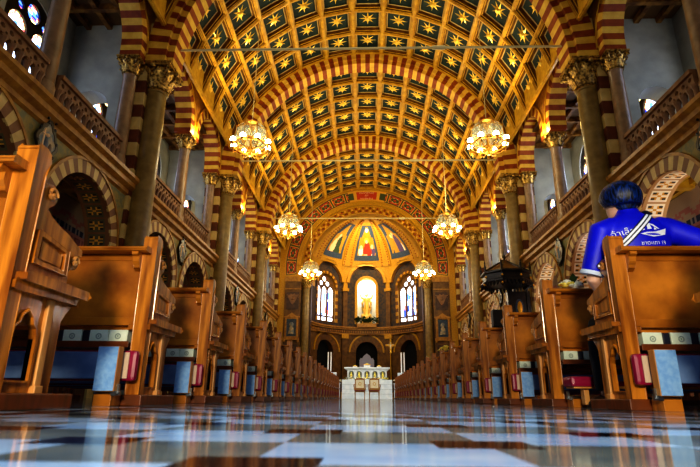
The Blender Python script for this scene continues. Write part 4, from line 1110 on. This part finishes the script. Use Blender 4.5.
# back print and strap follow the back of the shirt
def back(x, z, off=.004):
    for k in range(len(TOR)-1):
        a, c = TOR[k], TOR[k+1]
        if a[2] <= z <= c[2]:
            f = (z-a[2])/(c[2]-a[2]); cx, cy, rx, ry = [a[i]*(1-f)+c[i]*f for i in (0,1,3,4)]; break
    else: cx, cy, rx, ry = TOR[-1][0], TOR[-1][1], TOR[-1][3], TOR[-1][4]
    u = min(.985, abs((x-cx)/rx)); return Vector((x, cy-ry*math.sqrt(1-u*u)-off, z))
def on_back(x0, z0, ca, arc=0.):
    def f(x, y): xx = x0+x*math.cos(ca)-y*math.sin(ca); zz = z0+x*math.sin(ca)+y*math.cos(ca)+arc*x*x; return back(xx, zz, .006)
    return f
obj('lettering', text_mesh('เจ้าเล็ก', .050, 'print', on_back(-.125, .982, .12, 0), 0), sh, label='white lettering across the back')
obj('lettering', text_mesh('ชาตะเภา 19', .034, 'print', on_back(.035, .918, .05)), sh, label='white lettering low on the back')
bt = MB()
def patch(poly):
    vs = [back(.0+(x-.11)*1.35+.05, .99+(z-.985)*1.35+.012, .006) for x, z in poly]; bt.add(vs, [tuple(t_) for t_ in tessellate_polygon([[Vector((x,z,0)) for x, z in poly]])])
patch([(.045,.972),(.10,.958),(.16,.972),(.172,1.004),(.155,.996),(.11,.982),(.075,.980)]); patch([(.05,.985),(.062,1.008),(.068,.99)]); patch([(.078,.992),(.085,1.026),(.094,1.03),(.10,.995)]); patch([(.085,1.026),(.112,1.018),(.135,.998),(.128,.996),(.108,1.008)]); patch([(.108,.990),(.112,1.004),(.122,.994)])
obj('boat_print', bt.mesh('boat_print', ['print']), sh, label='white boat-shaped print')
st = MB()
def band(o0, o1, mi, off):
    A = (.066,1.125); B = (-.26,.80); n = 26; d = Vector((B[0]-A[0], B[1]-A[1])); nrm = Vector((-d.y, d.x)).normalized(); vs = []
    for k in range(n+1):
        p = Vector(A)+d*k/n
        for o in (o0, o1): q = p+nrm*o; vs.append(back(q.x, min(q.y,1.149), off))
    st.add(vs, [(2*k,2*k+1,2*k+3,2*k+2) for k in range(n)], mi)
band(-.022,.022,0,.009); band(-.015,-.003,1,.011); band(.004,.016,1,.011)
st.tube([(.062,-.075,1.125),(.066,-.03,1.155),(.068,.02,1.15),(.07,.09,1.10)], [.02]*4, 8, 0, .4)
obj('shoulder_strap', st.mesh('shoulder_strap', ['strap_dark', 'print']), per, label='dark shoulder strap with two white stripes')
# hair: a bowl cut
h = MB(); V = []; F = []; n = 32; hs = []
for z, rx, ry, oy in ((-.098,.046,.046,-.038),(-.075,.060,.064,-.034),(-.052,.070,.078,-.026),(-.060,.088,.098,-.02),(-.045,.106,.116,-.015),(-.015,.118,.128,-.012),(.02,.121,.131,-.010),(.055,.112,.122,-.010),(.085,.092,.100,-.010),(.108,.060,.066,-.010),(.120,.024,.026,-.010)): hs.append((z,rx,ry,oy))
for z, rx, ry, oy in hs:
    for i in range(n):
        a = 2*PI*i/n; lift = .022*max(0, math.sin(a)) if z < 0 else 0; w_ = 1+.012*math.sin(a*9+z*40)+.010*math.sin(a*23+2)*(1 if z < .03 else .3)
        V.append(hd(rx*w_*math.cos(a), oy+ry*w_*math.sin(a), z+lift))
for k in range(len(hs)-1):
    for i in range(n): F.append((k*n+i, k*n+(i+1)%n, (k+1)*n+(i+1)%n, (k+1)*n+i))
F += [tuple(reversed(range(n))), tuple((len(hs)-1)*n+i for i in range(n))]
h.add(V, F); hr = obj('hair', h.mesh('hair', ['hair'], smooth=80), per); sm = hr.modifiers.new('sub', 'SUBSURF'); sm.levels = 1; sm.render_levels = 2
for sg in (-1, 1):
    m = MB(); m.ball(hd(sg*.03,.086,.0), .012, 10); m.ball(hd(sg*.03,.0965,.0), .0055, 8, 1); obj('eye', m.mesh('eye', ['eye_white','hair'], smooth=60), per)
m = MB(); m.tube([hd(-.022,.088,-.066),hd(0,.096,-.064),hd(.022,.088,-.066)], [.003,.006,.003], 6); obj('mouth', m.mesh('mouth', ['lip'], smooth=60), per)
m = MB()
for sg in (-1, 1):
    m.tube([(sg*.085,-.02,.525),(sg*.10,.22,.525),(sg*.11,.44,.515)], [.105,.088,.07], 16); m.tube([(sg*.11,.44,.515),(sg*.115,.46,.32),(sg*.115,.45,.11)], [.068,.064,.056], 14)
m.ball((0,-.01,.53), .155, 14, 0, .6, 1.05, .75)
tr = obj('trousers', m.mesh('trousers', ['trouser']), per); remesh(tr, .014, 4)
for sg in (-1, 1):
    m = MB(); m.tube([(sg*.115,.38,.045),(sg*.118,.47,.05),(sg*.122,.56,.04),(sg*.125,.64,.028)], [.036,.046,.044,.026], 12, 0, .8); m.box(sg*.12-.04, sg*.12+.04, .36, .64, 0, .014); obj('shoe', m.mesh('shoe', ['speaker_black'], smooth=50), per)

# ------------------------------------------------------------------ light
w = bpy.data.worlds.new('daylight'); sc.world = w; w.use_nodes = True
w.node_tree.nodes['Background'].inputs['Color'].default_value = (.42, .60, 1, 1); w.node_tree.nodes['Background'].inputs['Strength'].default_value = .05
def lamp(name, kind, loc, power, color, size=.3, rot=None, spot=None, blend=.6):
    l = bpy.data.lights.new(name, kind); l.energy = power; l.color = color
    if kind == 'AREA': l.size = size
    else: l.shadow_soft_size = size
    if spot: l.spot_size = math.radians(spot); l.spot_blend = blend
    o = bpy.data.objects.new(name, l); COL.objects.link(o); o.location = loc
    if rot: o.rotation_euler = rot
    return o
WARM = (1, .72, .36); DAY = (.62, .80, 1)
def aim(o, tgt): o.rotation_euler = (Vector(tgt)-o.location).to_track_quat('-Z', 'Y').to_euler()
o = lamp('door_daylight', 'AREA', (0, -3.2, 2.6), 85, DAY, 3.4); aim(o, (0, 6, .3))
for b in range(4):
    y = (PIER[b]+PIER[b+1])/2
    for sd in (-1, 1):
        o = lamp('vault_uplight', 'SPOT', (sd*4.7, y, 8.3), [36,450,500,460][b], (1,.85,.45), .15, None, 150, .8); aim(o, (-sd*2.2, y, 13.5))
        lamp('arch_uplight', 'POINT', (sd*5.45, y, 8.12), [3,22,26,26][b], (1,.74,.24), .06)
        lamp('gallery_daylight', 'POINT', (sd*7.5, y+1.6, 7.4), [9,42,52,52][b] if sd > 0 else [1.0,13,26,32][b], (.86,.92,1), .4)
        lamp('aisle_lamp', 'POINT', (sd*6.3, y, 2.3), [120,120,80,50][b] if sd > 0 else [1.5,3,8,12][b], (1,.94,.84), .3)  # added fill for aisle walls and arch undersides, no fixture there
for y, x, z in ((13.9,3.58,7.28),(21.2,3.45,6.95),(28.1,3.2,6.62)):
    for sd in (-1, 1): lamp('chandelier_glow', 'POINT', (sd*x, y, z-.55), 64, (1,.88,.58), .35)
o = lamp('apse_light', 'SPOT', (0, 32.4, 10.6), 460, (1,.80,.45), .3, None, 150, .9); aim(o, (0, 36, 9.2))
lamp('sanctuary_light', 'POINT', (0, 31.6, 6.2), 130, (1,.82,.5), .4)  # added fill to brighten the lower apse
lamp('niche_light', 'POINT', (0, SY-.35, 7.55), 30, (1,.97,.88), .1)
o = lamp('altar_light', 'SPOT', (0, 22, 9.5), 900, (.95,.97,1), .3, None, 34, .6); aim(o, (0, 29.0, .8)); o.data.energy = 2000
o = lamp('nave_light', 'AREA', (0, 9, 10.5), 60, (1,.86,.5), 5); aim(o, (0, 8, 0))
o = lamp('pew_light', 'AREA', (-.35, -2.6, 1.5), 150, (1,.84,.56), .5); aim(o, (0, 3.4, .6))
for y in (.7, 2.4, 4.6, 7.2):
    o = lamp('aisle_daylight', 'SPOT', (0, y, 5.5), 430, (.46,.72,1), .3, None, 24, .6); aim(o, (0, y+.01, 0))  # added overhead fill spots, brighten the aisle floor in blue

# ------------------------------------------------------------------ camera
cam = bpy.data.cameras.new('camera'); co = bpy.data.objects.new('camera', cam); COL.objects.link(co); sc.camera = co
S_ = 1.1; pan, tilt, roll = .031, .3103, .0091
fw = Vector((-math.sin(pan)*math.cos(tilt), math.cos(pan)*math.cos(tilt), math.sin(tilt))); rt = Vector((math.cos(pan), math.sin(pan), 0)); up = rt.cross(fw)
r2 = rt*math.cos(roll)+up*math.sin(roll); u2 = -rt*math.sin(roll)+up*math.cos(roll)
mt = Matrix((r2, u2, -fw)).transposed().to_4x4(); mt.translation = Vector((-.093*S_, 0, .0479*S_)); co.matrix_world = mt
cam.sensor_width = 36; cam.lens = 511.83/700*36; cam.clip_start = .01; cam.clip_end = 200
cam.dof.use_dof = True; cam.dof.focus_distance = 9.0; cam.dof.aperture_fstop = 7.0
sc.view_settings.view_transform = 'Standard'; sc.view_settings.look = 'High Contrast'; sc.view_settings.exposure = 0.42
sc.cycles.use_denoising = True
